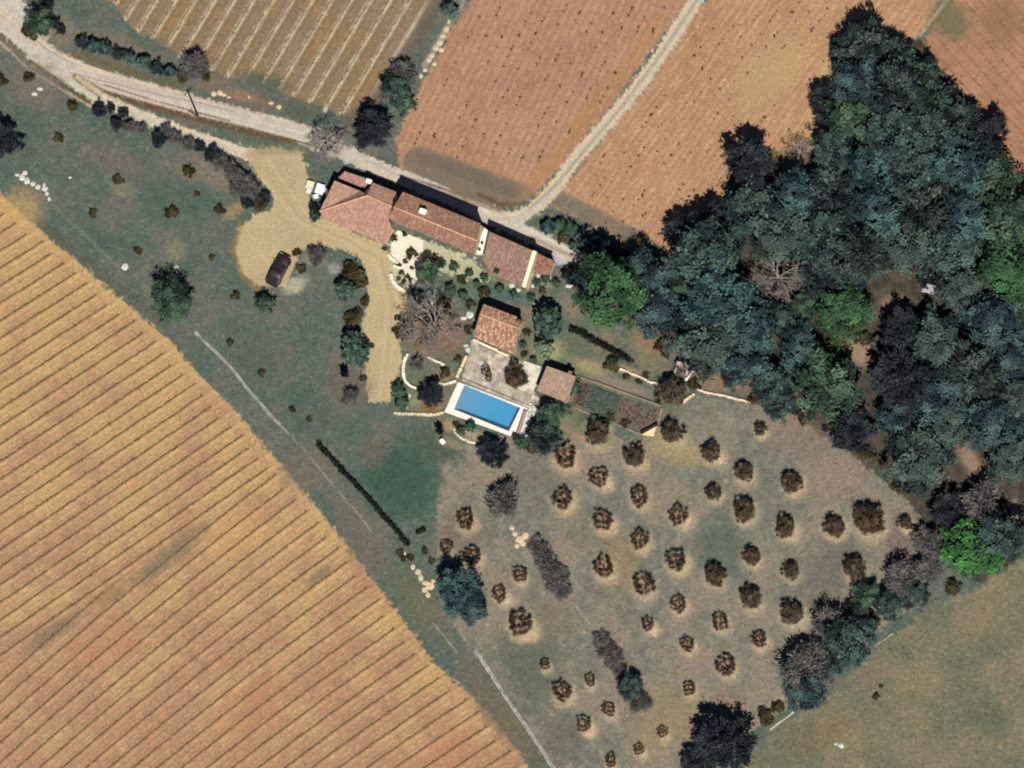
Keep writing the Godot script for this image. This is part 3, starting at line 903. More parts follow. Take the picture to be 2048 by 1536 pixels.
func plant_all() -> void:
	var words := {"e": "dense blue-green evergreen", "g": "green leafy oak", "b": "bright green tree", "v": "vivid green tree", "d": "dark purplish evergreen", "p": "feathery grey-green pine", "f": "grey twiggy tree", "o": "dense brown grove tree", "r": "open ring-pruned grove tree"}
	var w := wood()
	var said := place_names(w, 8, func(t: Array, j: int, b: int) -> String: return "%s, %s from left in %s band of the wood" % [words[t[3]], ordinal(j), ordinal(b)])
	for k in w.size():
		var t: Array = w[k]
		plant("forest_tree", said[k], "tree", t[0], t[1], t[2], t[3], "trees of the wood")
	plant("bare_tree", "pale leafless tree with forking branches amid the evergreens", "tree", 1556, 556, 66, "w", "", 1.0)
	plant("bare_tree", "leafless reddish tree at the wood's edge near the stubble field", "tree", 1600, 306, 34, "w")
	var g := grove()
	said = place_names(g, 7, func(t: Array, j: int, b: int) -> String: return "%s, %s from left in %s row of the grove" % [words[t[3]], ordinal(j), ordinal(b)])
	for k in g.size():
		var t: Array = g[k]
		plant("grove_tree", said[k], "tree", t[0], t[1], t[2], t[3], "trees of the grove")
	# trees that stand alone
	plant("oak_tree", "dark round tree with green lit side beside the vineyard edge", "tree", 345, 604, 46, "g")
	plant("evergreen_tree", "round dark tree beside the road above the house", "tree", 746, 262, 40, "d")
	plant("bare_tree", "hazy grey leafless tree overhanging the road by the shed", "tree", 656, 292, 48, "w")
	plant("evergreen_tree", "dark tree cut by the left edge beside white rubble", "tree", 6, 284, 36, "d")
	plant("olive_tree", "olive green round tree beside the sandy drive", "tree", 708, 548, 28, "s", "", 1.6)
	plant("evergreen_tree", "dark green tree just below the olive tree by the drive", "tree", 690, 580, 24, "u")
	plant("evergreen_tree", "upper of two round green trees where the drive narrows", "tree", 706, 682, 26, "u")
	plant("evergreen_tree", "lower and wider of two round trees where drive narrows", "tree", 712, 706, 32, "u")
	plant("evergreen_tree", "round dark green tree right of the small house", "tree", 1096, 645, 36, "u")
	plant("topiary_ball", "clipped pale green ball bush on yellow lawn", "bush", 1088, 700, 22, "t", "", 1.2)
	plant("olive_tree", "olive brown round tree on the pool patio", "tree", 1033, 758, 22, "o")
	plant("small_tree", "small olive tree just above the patio tree", "tree", 1028, 732, 12, "o")
	plant("evergreen_tree", "dark tree with gaps below the swimming pool", "tree", 985, 910, 30, "d")
	plant("palm_tree", "dark spiky tree right of the pool's lower corner", "tree", 1088, 874, 36, "p", "", 0.8)
	plant("evergreen_tree", "green tree between pool and vegetable plot", "tree", 1106, 828, 30, "g")
	plant("grey_bush", "smoky grey twiggy bush below the pool trees", "bush", 1008, 1000, 38, "f", "", 0.7)
	var thorns := [[1076, 1092, 20], [1088, 1112, 25], [1102, 1136, 28], [1114, 1160, 27], [1124, 1180, 20]]
	for k in thorns.size():
		plant("grey_bush", "grey twiggy bush, %s from the top of the slanting thorn strip" % ordinal(k + 1), "bush", thorns[k][0], thorns[k][1], thorns[k][2], "f", "thorn strip in the grove", 0.5)
	var line := [[1202, 1280, 19], [1214, 1298, 24], [1226, 1318, 22], [1238, 1338, 16]]
	for k in line.size():
		plant("grey_bush", "grey twiggy bush, %s from the top along the old fence line" % ordinal(k + 1), "bush", line[k][0], line[k][1], line[k][2], "f", "bushes on the grove fence line", 0.5)
	plant("evergreen_tree", "dark bush with green heart at the grove fence line end", "tree", 1262, 1374, 30, "e")
	plant("grey_bush", "grey bush just below the dark one on the fence line", "bush", 1280, 1404, 26, "f", "", 0.5)
	plant("evergreen_tree", "large blue-black tree beside the white rubble at the grove corner", "tree", 916, 1182, 50, "e")
	plant("evergreen_tree", "smaller green skirt tree below the large blue-black tree", "tree", 940, 1214, 36, "e")
	plant("bare_tree", "large brown leafless tree spreading over the garden's left side", "tree", 868, 655, 78, "w", "", 1.1)
	plant("cypress", "thin dark cypress spike in grass beside the drive end", "tree", 690, 748, 9, "d", "", 2.2)
	plant("cypress", "thin dark cypress spike left of pool's lower corner", "tree", 880, 862, 8, "d", "", 2.2)
	plant("cypress", "olive green cypress at the house corner by the drive", "tree", 632, 432, 14, "g", "", 2.6)
	plant("evergreen_tree", "large dark tree cut by the bottom edge", "tree", 1448, 1490, 58, "d")
	plant("evergreen_tree", "dark tree at the bottom edge left of the largest", "tree", 1398, 1530, 34, "d")
	plant("green_bush", "green bush beside the road's bend at the top left", "bush", 80, 46, 30, "g")
	plant("green_bush", "flat teal bush cut by the top edge near the bend", "bush", 66, 62, 20, "s")
	plant("grey_bush", "dark grey bush beyond the pole by the upper vineyard", "bush", 390, 134, 30, "f", "", 0.8)
	plant("green_bush", "brown green bush right of the grey one near the pole", "bush", 408, 150, 16, "s")
	plant("green_bush", "upper part of blue-green thicket left of reddish field", "bush", 806, 150, 28, "f", "thicket at the reddish field", 0.8)
	plant("green_bush", "middle of blue-green thicket left of reddish field", "bush", 792, 180, 32, "e", "thicket at the reddish field")
	plant("green_bush", "lower green end of thicket left of reddish field", "bush", 806, 204, 26, "g", "thicket at the reddish field")
	plant("green_bush", "small dark bush among pale stones at the top edge", "bush", 900, 20, 18, "e")
	plant("green_bush", "green shrub beside the white terrace of the house", "bush", 858, 540, 26, "g")
	plant("green_bush", "dark bush between leafless garden tree and lawn", "bush", 884, 606, 16, "s")
	plant("green_bush", "small dark bush at the left of the small house", "bush", 968, 584, 14, "s")
	plant("green_bush", "brown bush on the drive side of the leafless tree", "bush", 808, 660, 20, "s")
	plant("green_bush", "dark purple bush at the round wall's foot", "bush", 862, 790, 26, "d")
	plant("green_bush", "round green bush at the end of the drive", "bush", 796, 782, 16, "g")
	plant("green_bush", "lower green bush at the end of the drive", "bush", 806, 806, 16, "g")
	plant("green_bush", "brown dome bush on the lawn beside the pale wall", "bush", 1222, 732, 18, "s")
	plant("green_bush", "round grey-brown tree beside the walled plot's corner", "tree", 1340, 784, 30, "o")
	plant("green_bush", "green weeds spreading at the tool hut's right edge", "bush", 1146, 774, 16, "g", "", 0.8)
	plant("green_bush", "dark purple bush between small end room and tall tree", "bush", 1144, 552, 20, "d")
	plant("green_bush", "dark grey bush at the grass edge left of drive end", "bush", 704, 792, 16, "f")
	plant("green_bush", "brown bush on the rim of the drive's left edge", "bush", 732, 600, 11, "s")
	plant("green_bush", "mottled bush between the two tree pairs by the drive", "bush", 710, 634, 20, "s")
	plant("green_bush", "bright green bush in grass below the parked car", "bush", 528, 610, 22, "g")
	plant("green_bush", "dry brown bush on the stony mound beside the car", "bush", 634, 512, 22, "f", "", 0.7)
	# shrubs scattered over the west meadow
	var sh := [[60, 155, 12, "s"], [145, 210, 12, "s"], [115, 275, 11, "s"], [238, 358, 12, "s"], [342, 424, 14, "s"], [440, 420, 11, "s"], [188, 427, 10, "s"], [275, 500, 9, "s"], [425, 515, 7, "s"], [472, 590, 10, "s"], [460, 684, 8, "s"], [523, 745, 8, "s"], [392, 388, 7, "s"], [378, 342, 13, "s"], [585, 820, 8, "s"], [620, 838, 7, "s"], [592, 505, 9, "s"], [602, 535, 11, "s"], [4, 162, 12, "s"], [850, 1100, 8, "s"], [864, 1120, 8, "s"], [800, 1104, 9, "s"], [820, 1114, 8, "s"], [806, 1118, 7, "s"], [1752, 1392, 8, "s"], [1762, 1372, 5, "s"]]
	said = place_names(sh, 1, func(_t: Array, _j: int, b: int) -> String: return "small dark lone shrub in grass, %s counting from the top of the photo" % ordinal(b))
	for k in sh.size():
		plant("meadow_shrub", said[k], "shrub", sh[k][0], sh[k][1], sh[k][2], sh[k][3], "small lone shrubs in the meadows")
	# hedges: each bush a thing
	var hedges := {
		"dark hedge along the lane": [[200, 222, 15, "d"], [222, 217, 10, "d"], [247, 228, 11, "d"], [233, 248, 13, "d"], [258, 254, 14, "f"], [284, 258, 12, "f"], [318, 280, 17, "d"], [334, 262, 13, "f"], [352, 278, 14, "f"], [378, 290, 14, "f"], [400, 294, 12, "d"], [426, 312, 17, "d"], [444, 326, 18, "f"], [464, 342, 20, "f"], [484, 362, 20, "f"], [474, 382, 16, "f"], [502, 378, 20, "f"], [516, 398, 20, "s"], [494, 402, 16, "d"], [530, 396, 13, "d"]],
		"green hedge below the upper vineyard": [[164, 84, 14, "e"], [186, 92, 15, "e"], [210, 98, 15, "e"], [236, 108, 14, "e"], [262, 118, 14, "e"], [288, 126, 15, "e"], [314, 136, 15, "e"], [340, 144, 13, "e"], [364, 152, 12, "s"], [110, 48, 12, "d"], [124, 60, 10, "d"], [96, 12, 12, "d"], [88, 2, 12, "d"]],
		"thicket beside the farm track": [[1094, 456, 16, "e"], [1118, 450, 15, "g"], [1140, 462, 17, "g"], [1162, 476, 16, "e"], [1128, 478, 15, "s"], [1150, 490, 14, "g"], [1186, 488, 18, "e"], [1210, 500, 18, "e"], [1240, 512, 18, "e"], [1268, 522, 18, "d"], [1296, 538, 18, "d"], [1252, 532, 20, "e"]],
		"hedge below the grove": [[1800, 1156, 36, "f"], [1728, 1192, 30, "g"], [1856, 1140, 30, "f"], [1778, 1212, 34, "e"], [1826, 1190, 32, "e"], [1712, 1226, 22, "e"], [1692, 1286, 54, "e"], [1658, 1246, 36, "f"], [1722, 1260, 34, "e"], [1622, 1310, 34, "f"], [1604, 1342, 46, "f"], [1612, 1384, 46, "e"], [1740, 1240, 22, "s"], [1872, 1096, 32, "f"], [1906, 1172, 18, "s"], [1554, 1414, 14, "s"], [1530, 1430, 18, "s"], [1845, 1080, 26, "f"], [2020, 1110, 22, "s"], [1654, 1330, 34, "e"]],
		"small bushes round the small wood's clearing": [[1650, 858, 7, "d"], [1806, 978, 20, "s"], [1734, 908, 18, "s"], [1388, 770, 13, "s"], [1362, 742, 16, "f"], [1396, 700, 18, "f"], [1328, 692, 20, "s"], [1510, 800, 14, "s"], [1610, 830, 18, "s"], [1760, 690, 20, "f"], [1724, 676, 18, "s"], [1852, 560, 20, "d"]],
		"flower pots and plants of the white terrace": [[822, 508, 12, "s"], [809, 467, 6, "s"], [788, 476, 8, "s"], [768, 497, 5, "s"], [812, 522, 6, "s"], [798, 530, 6, "s"], [824, 536, 5, "s"], [803, 545, 6, "s"], [814, 552, 6, "s"], [797, 556, 5, "s"], [808, 562, 5, "s"], [822, 560, 5, "s"]],
		"plants of the garden beds": [[915, 720, 9, "s"], [972, 742, 11, "r"], [978, 756, 8, "r"], [836, 730, 14, "f"], [890, 744, 12, "s"], [940, 852, 12, "g"], [922, 862, 10, "g"], [912, 848, 8, "s"], [1070, 860, 16, "d"], [1042, 886, 14, "g"], [1060, 894, 14, "s"], [1030, 872, 8, "s"], [940, 608, 10, "s"], [954, 568, 9, "g"], [924, 560, 10, "s"], [908, 535, 10, "g"], [1092, 560, 10, "g"], [1074, 566, 9, "g"], [1110, 566, 10, "g"], [1084, 580, 8, "s"], [1050, 572, 8, "g"], [884, 528, 9, "g"], [870, 512, 7, "s"], [938, 548, 9, "g"], [968, 556, 9, "g"], [1000, 578, 10, "g"], [1028, 590, 9, "g"], [900, 580, 13, "g"], [926, 592, 11, "g"], [838, 596, 15, "f"], [1062, 596, 9, "g"], [936, 660, 9, "s"], [1054, 664, 9, "s"], [1046, 690, 8, "g"], [1050, 708, 8, "s"], [1066, 720, 8, "g"], [796, 636, 7, "s"], [790, 660, 8, "s"], [740, 690, 7, "s"], [688, 800, 8, "s"], [726, 756, 8, "s"], [1252, 752, 8, "s"], [1278, 764, 7, "s"], [1262, 722, 6, "s"], [1292, 750, 7, "s"], [1218, 836, 12, "s"], [1250, 848, 10, "s"]],
	}
	var hedge_words := {"e": "dense blue-green bush", "g": "green leafy bush", "d": "dark purplish bush", "f": "grey twiggy bush", "s": "brownish rounded bush", "r": "sparse brown plant", "p": "bush"}
	for name in hedges:
		var list: Array = hedges[name]
		var order := range(list.size())
		order.sort_custom(func(a: int, b: int) -> bool: return list[a][0] < list[b][0])
		for k in order.size():
			var t: Array = list[order[k]]
			plant("hedge_bush" if name.contains("hedge") or name.contains("thicket") else "garden_plant", "%s, %s from left in the %s" % [hedge_words[t[3]], ordinal(k + 1), name], "bush", t[0], t[1], t[2], t[3], name)


# ---------------------------------------------------------------- vines
func vine_row(called: String, label: String, line: Array, wide: float, high: float, c0: Color, group: String, gap := 0.07) -> void:
	var a: Vector3 = line[0]
	var o := base(called, a)
	var g := Bag.new()
	var wob := 0.0
	for k in line.size() - 1:
		var s0: Vector3 = line[k] - a
		var d: Vector3 = line[k + 1] - line[k]
		var l := d.length()
		d /= l
		var side := Vector3(-d.z, 0, d.x)
		var p := 0.0
		while p < l:
			wob = wob * 0.85 + rnd(-0.025, 0.025)
			if rng.randf() > gap:
				var c := s0 + d * p + side * wob
				g.box(Transform3D(Basis(Vector3.UP, rnd(0, 3)), c), Vector3(0.06, high * 0.7, 0.06), Color(c0.r * 0.8, c0.g * 0.8, c0.b * 0.8), 0.7)
				for q in 5:
					var f := rnd(0.7, 1.3)
					var m := Vector3(rnd(-0.6, 0.6), rnd(0.4, 1), rnd(-0.6, 0.6)).normalized()
					var e := (d * (1.0 if rng.randf() < 0.8 else rnd(-1, 1)) + side * rnd(-0.35, 0.35) + Vector3(0, rnd(-0.2, 0.3), 0)).normalized() * rnd(0.2, 0.42)
					var w := m.cross(e).normalized() * rnd(0.02, 0.05)
					var s := c + d * rnd(-0.3, 0.3) + side * rng.randfn() * wide + Vector3(0, high * rnd(0.6, 1.0), 0)
					g.leaf(s - e - w, s + e - w, s + e + w, s - e + w, m, Color(c0.r * f, c0.g * f, c0.b * f))
			p += rnd(0.5, 0.7)
	part("vine_canes", g.mesh(), mat("canes", Color(1, 1, 1)), o, "stuff")
	if not shapes.has("post"):
		var pb := Bag.new()
		pb.tube(Vector3(0, -0.1, 0), Vector3(0, 0.95, 0), 0.045, 0.04, 6, Color(0.16, 0.12, 0.08), true)
		shapes.post = pb.mesh()
	for e in [Vector3.ZERO, line[-1] - a]:
		part("post", shapes.post, bark(), o).position = e
	tag(o, label, "vine row", group)

func field_edge(y: float) -> float:   # grid x of the headland of the south-west field at grid y
	var e := [[290, -120], [385, 0], [464, 82], [522, 154], [597, 239], [672, 328], [751, 400], [823, 472], [905, 540], [1000, 620], [1085, 690], [1180, 760], [1270, 830], [1330, 872], [1405, 960], [1490, 1030], [1536, 1060], [1700, 1170]]
	for k in e.size() - 1:
		if y <= e[k + 1][0]:
			return lerpf(e[k][1], e[k + 1][1], clampf((y - e[k][0]) / float(e[k + 1][0] - e[k][0]), 0, 1))
	return 1170.0

func vines() -> void:
	rng.seed = 77
	var brown := Color(0.20, 0.135, 0.072)
	for k in 26:   # upper block
		var y0 := 432.0 + 35.2 * k
		var pts := []
		var x := -100.0
		while x < 760.0 and x < field_edge(upper_y(y0, x)) - 30.0 - 14.0 * nB.get_noise_2d(y0, 3.0):
			if in_upper(x, upper_y(y0, x) + 5.0):
				pts.append(at(x, upper_y(y0, x)))
			x += 8.0
		if pts.size() > 4:
			vine_row("vine_row", "bare brown vine row, %s from the top in the ochre field part" % ordinal(k + 1), pts, 0.04, 0.28, brown, "vine rows of the ochre field")
	var n := 0
	for k in 32:   # lower block
		var y0 := 1327.0 + 40.0 * k
		var pts := []
		var x := -100.0
		while x < 1200.0 and x < field_edge(lower_y(y0, x)) - 26.0 - 14.0 * nB.get_noise_2d(y0, 3.0):
			if lower_y(y0, x) < 1640.0 and not in_upper(x, lower_y(y0, x) - 5.0):
				pts.append(at(x, lower_y(y0, x)))
			elif pts.size() and in_upper(x, lower_y(y0, x) - 5.0):
				break
			x += 8.0
		if pts.size() > 4:
			n += 1
			vine_row("vine_row", "bare brown vine row, %s from the wedge in the reddish field part" % ordinal(n), pts, 0.036, 0.26, brown, "vine rows of the reddish field", 0.04)
	# upper vineyard
	n = 0
	for k in range(6, 26):
		var c := 39.0 * k + 20.0 - 19.5          # x + 0.6 y
		var y1 := -110.0
		while y1 < 260.0 and cls[cell(c - 0.6 * y1, y1 + 14.0)] == 2:
			y1 += 2.0
		if y1 > -70.0:
			n += 1
			vine_row("trained_vine_row", "pale vine row on grass strip, %s from left in the upper vineyard" % ordinal(n), [at(c + 0.6 * 110.0, -110.0), at(c - 0.6 * y1, y1)], 0.05, 0.45, Color(0.30, 0.25, 0.17), "vine rows of the upper vineyard")
	# young vines of the two bare fields
	var key := []
	for v in 3:
		rng.seed = 900 + v
		var b := Bag.new()
		b.tube(Vector3(0, -0.02, 0), Vector3(0.03, 0.42, 0.02), 0.035, 0.02, 5, Color(0.07, 0.05, 0.035))
		for q in 16:
			var e := Vector3(rnd(-1, 1), rnd(-0.2, 0.7), rnd(-1, 1)).normalized() * rnd(0.10, 0.2)
			var m := Vector3(rnd(-1, 1), rnd(0.2, 1), rnd(-1, 1)).normalized()
			var w := m.cross(e).normalized() * 0.06
			var s := Vector3(rnd(-0.14, 0.14), rnd(0.2, 0.5), rnd(-0.14, 0.14))
			b.leaf(s - e - w, s + e - w, s + e + w, s - e + w, m, Color(0.12, 0.075, 0.05))
		key.append(b.mesh())
	rng.seed = 31
	var placed := 0
	for f in [[3, 155, 0.45, 780, 1380, 10, 330, "left of the track", 0.51], [4, 130, 0.59, 1120, 1660, 0, 500, "right of the track", 0.73]]:
		var made := 0
		var tries := 0
		while made < f[1] and tries < 6000:
			tries += 1
			var y := rnd(f[5], f[6])
			var q := floorf(rnd(f[3], f[4] + 250.0) / 33.0) * 33.0 + rnd(-2.0, 2.0)
			var x: float = q - f[8] * y + 150.0
			if x < f[3] or x > f[4] or cls[cell(x, y)] != f[0] or cls[cell(x + 14, y + 14)] != f[0] or cls[cell(x - 14, y - 14)] != f[0] or nA.get_noise_2d(x * 2.0, y * 2.0) < -0.22:
				continue
			made += 1
			var o := part("young_vine", key[rng.randi() % 3], bark(), self)
			var s := rnd(0.4, 0.72)
			o.transform = Transform3D(Basis(Vector3.UP, rnd(0, 6)).scaled(Vector3(s, s, s)), at(x, y, 0.3))
			tag(o, "tiny dark young vine in the reddish field %s" % f[7], "young vine", "young vines %s" % f[7])
			placed += 1


# ---------------------------------------------------------------- buildings
func face_tiles(b: Bag, pts: Array, tone: Array, lift := 0.02) -> void:
	# rows of half-round clay tiles down a plane face
	var nrm := Vector3.ZERO
	for k in range(1, pts.size() - 1):
		nrm += (pts[k + 1] - pts[0]).cross(pts[k] - pts[0])
	nrm = nrm.normalized()
	if nrm.y < 0.0:
		nrm = -nrm
	var down := Vector3(nrm.x, 0, nrm.z)
	down = down.normalized() if down.length() > 0.02 else Vector3(-0.34, 0, 0.94)
	down = (down - nrm * down.dot(nrm)).normalized()
	var across := nrm.cross(down).normalized()
	var o: Vector3 = pts[0]
	var flat := PackedVector2Array()
	var lo := Vector2(1e9, 1e9)
	var hi := -lo
	for p in pts:
		var q := Vector2((p - o).dot(across), (p - o).dot(down))
		flat.append(q)
		lo = lo.min(q)
		hi = hi.max(q)
	if Geometry2D.is_polygon_clockwise(flat):
		flat.reverse()
	var wide := 0.26
	var long := 0.42
	var u := lo.x
	while u < hi.x:
		var shift := rnd(-0.06, 0.06)
		var v := lo.y - long
		while v < hi.y:
			var f := rnd(0.88, 1.1)
			var base_tone: Color = tone[rng.randi() % tone.size()]
			var k := Color(base_tone.r * f, base_tone.g * f, base_tone.b * f)
			for side in 2:
				var a := u + side * wide * 0.5
				var strip := PackedVector2Array([Vector2(a, v + shift), Vector2(a + wide * 0.5, v + shift), Vector2(a + wide * 0.5, v + shift + long), Vector2(a, v + shift + long)])
				for piece in Geometry2D.intersect_polygons(flat, strip):
					var ix := Geometry2D.triangulate_polygon(piece)
					var w := []
					for q in piece:
						var t := (q.x - u) / wide
						var y := 0.055 * sin(clampf(t, 0.0, 1.0) * PI) + 0.02 * (q.y - v) / long
						w.append(o + across * q.x + down * q.y + nrm * (y + lift))
					for t in range(0, ix.size(), 3):
						var p0: Vector3 = w[ix[t]]
						var p1: Vector3 = w[ix[t + 1]]
						var p2: Vector3 = w[ix[t + 2]]
						if (p2 - p0).cross(p1 - p0).dot(nrm) < 0.0:
							b.tri(p0, p2, p1, k)
						else:
							b.tri(p0, p1, p2, k)
			v += long
		u += wide

func slab(b: Bag, pts: Array, thick: float, k: Color) -> void:
	var low := []
	for p in pts:
		low.append(p - Vector3(0, thick, 0))
	for q in range(1, pts.size() - 1):
		var n: Vector3 = (pts[q + 1] - pts[0]).cross(pts[q] - pts[0])
		if n.y > 0.0:
			b.tri(pts[0], pts[q], pts[q + 1], k)
			b.tri(low[0], low[q + 1], low[q], k)
		else:
			b.tri(pts[0], pts[q + 1], pts[q], k)
			b.tri(low[0], low[q], low[q + 1], k)
	for q in pts.size():
		var r := (q + 1) % pts.size()
		b.quad(pts[q], pts[r], low[r], low[q], k)

# corners: [x, y, height] on the grid; outline: corner numbers round the roof; faces: corner numbers of each roof plane
func building(called: String, label: String, category: String, corners: Array, outline: Array, faces: Array, ridges: Array, tone: Array, wall_c: Color, openings: Array) -> Node3D:
	rng.seed = hash(called)
	var p := []
	var mid := Vector3.ZERO
	for c in corners:
		p.append(up(c[0], c[1], c[2]))
	for k in outline:
		mid += p[k] / outline.size()
	mid.y = 0.0
	var o := base(called, mid)
	for k in p.size():
		p[k] -= mid
	var w := Bag.new()
	var foot := []
	for k in outline:
		var c: Vector3 = p[k]
		var inward := Vector3(c.x, 0, c.z)
		c -= inward.normalized() * 0.32
		foot.append(c)
	for q in foot.size():
		var a: Vector3 = foot[q]
		var b: Vector3 = foot[(q + 1) % foot.size()]
		w.quad(Vector3(a.x, -0.1, a.z), Vector3(b.x, -0.1, b.z), b - Vector3(0, 0.12, 0), a - Vector3(0, 0.12, 0), wall_c)
	part("wall", w.mesh(), plaster(), o)
	var s := Bag.new()
	for f in faces:
		var pts := []
		for k in f:
			pts.append(p[k])
		slab(s, pts, 0.14, Color(0.22, 0.14, 0.09))
	var roof := part("roof", s.mesh(), mat("roof_boards", Color(1, 1, 1)), o)
	var t := Bag.new()
	for f in faces:
		var pts := []
		for k in f:
			pts.append(p[k])
		var plane := Plane(pts[0], pts[1], pts[2])
		var bent := false
		for q in pts:
			bent = bent or absf(plane.distance_to(q)) > 0.02
		if bent:
			for q in range(1, pts.size() - 1):
				face_tiles(t, [pts[0], pts[q], pts[q + 1]], tone)
		else:
			face_tiles(t, pts, tone)
	part("roof_tiles", t.mesh(), mat("clay", Color(1, 1, 1), 0.9), roof, "stuff")
	for r in ridges:
		var a: Vector3 = p[r[0]]
		var b: Vector3 = p[r[1]]
		var g := Bag.new()
		var n := int(a.distance_to(b) / 0.42)
		for q in n:
			var f := rnd(0.85, 1.2)
			var k0: Color = lin(204, 164, 138)
			g.tube(a.lerp(b, q / float(n)) + Vector3(0, 0.05, 0), a.lerp(b, (q + 1.05) / n) + Vector3(0, 0.04, 0), 0.15, 0.12, 7, Color(k0.r * f, k0.g * f, k0.b * f))
		part("ridge_tiles", g.mesh(), mat("clay", Color(1, 1, 1), 0.9), roof)
	for q in openings:   # [outline edge, share along it, height of its foot, width, height, door?]
		var a: Vector3 = foot[q[0]]
		var b: Vector3 = foot[(q[0] + 1) % foot.size()]
		a.y = 0.0
		b.y = 0.0
		var d := (b - a).normalized()
		var out := Vector3(d.z, 0, -d.x)
		if out.dot((a + b) * 0.5) < 0.0:
			out = -out
		var c := a.lerp(b, q[1]) + Vector3(0, q[2], 0)
		var turn := Basis(d, Vector3.UP, d.cross(Vector3.UP))
		var fb := Bag.new()
		fb.box(Transform3D(turn, c + out * 0.01), Vector3(q[3], q[4], 0.08), lin(190, 180, 160))
		var fr := part("door" if q[5] else "window", fb.mesh(), plaster(), o)
		var pb := Bag.new()
		pb.box(Transform3D(turn, c + out * 0.04 + Vector3(0, 0.08, 0)), Vector3(q[3] - 0.16, q[4] - 0.16, 0.06), Color(0.09, 0.06, 0.04) if q[5] else Color(0.03, 0.035, 0.04))
		part("door_leaf" if q[5] else "pane", pb.mesh(), mat("paint", Color(1, 1, 1), 0.3, 0.5), fr)
		if not q[5]:
			for e in [-1.0, 1.0]:
				var sb := Bag.new()
				sb.box(Transform3D(turn, c + out * 0.05 + d * e * q[3] * 0.78), Vector3(q[3] * 0.5, q[4], 0.05), Color(0.16, 0.22, 0.24))
				part("shutter", sb.mesh(), mat("paint", Color(1, 1, 1), 0.3, 0.5), o)
	tag(o, label, category)
	return o

func plaster() -> StandardMaterial3D:
	return mat("plaster", Color(1, 1, 1), 0.95, 0.1)

func chimney(parent: Node3D, x: float, y: float, h: float, foot: float, w: float, c: Color) -> void:
	var b := Bag.new()
	var p := up(x, y, h) - parent.position
	b.box(Transform3D(Basis(Vector3.UP, -0.33), Vector3(p.x, foot, p.z)), Vector3(w, h - foot, w * 0.75), c)
	var o := part("chimney", b.mesh(), plaster(), parent)
	var t := Bag.new()
	t.box(Transform3D(Basis(Vector3.UP, -0.33), Vector3(p.x, h, p.z)), Vector3(w * 1.2, 0.10, w * 0.95), c, 0.9)
	part("chimney_cap", t.mesh(), plaster(), o)

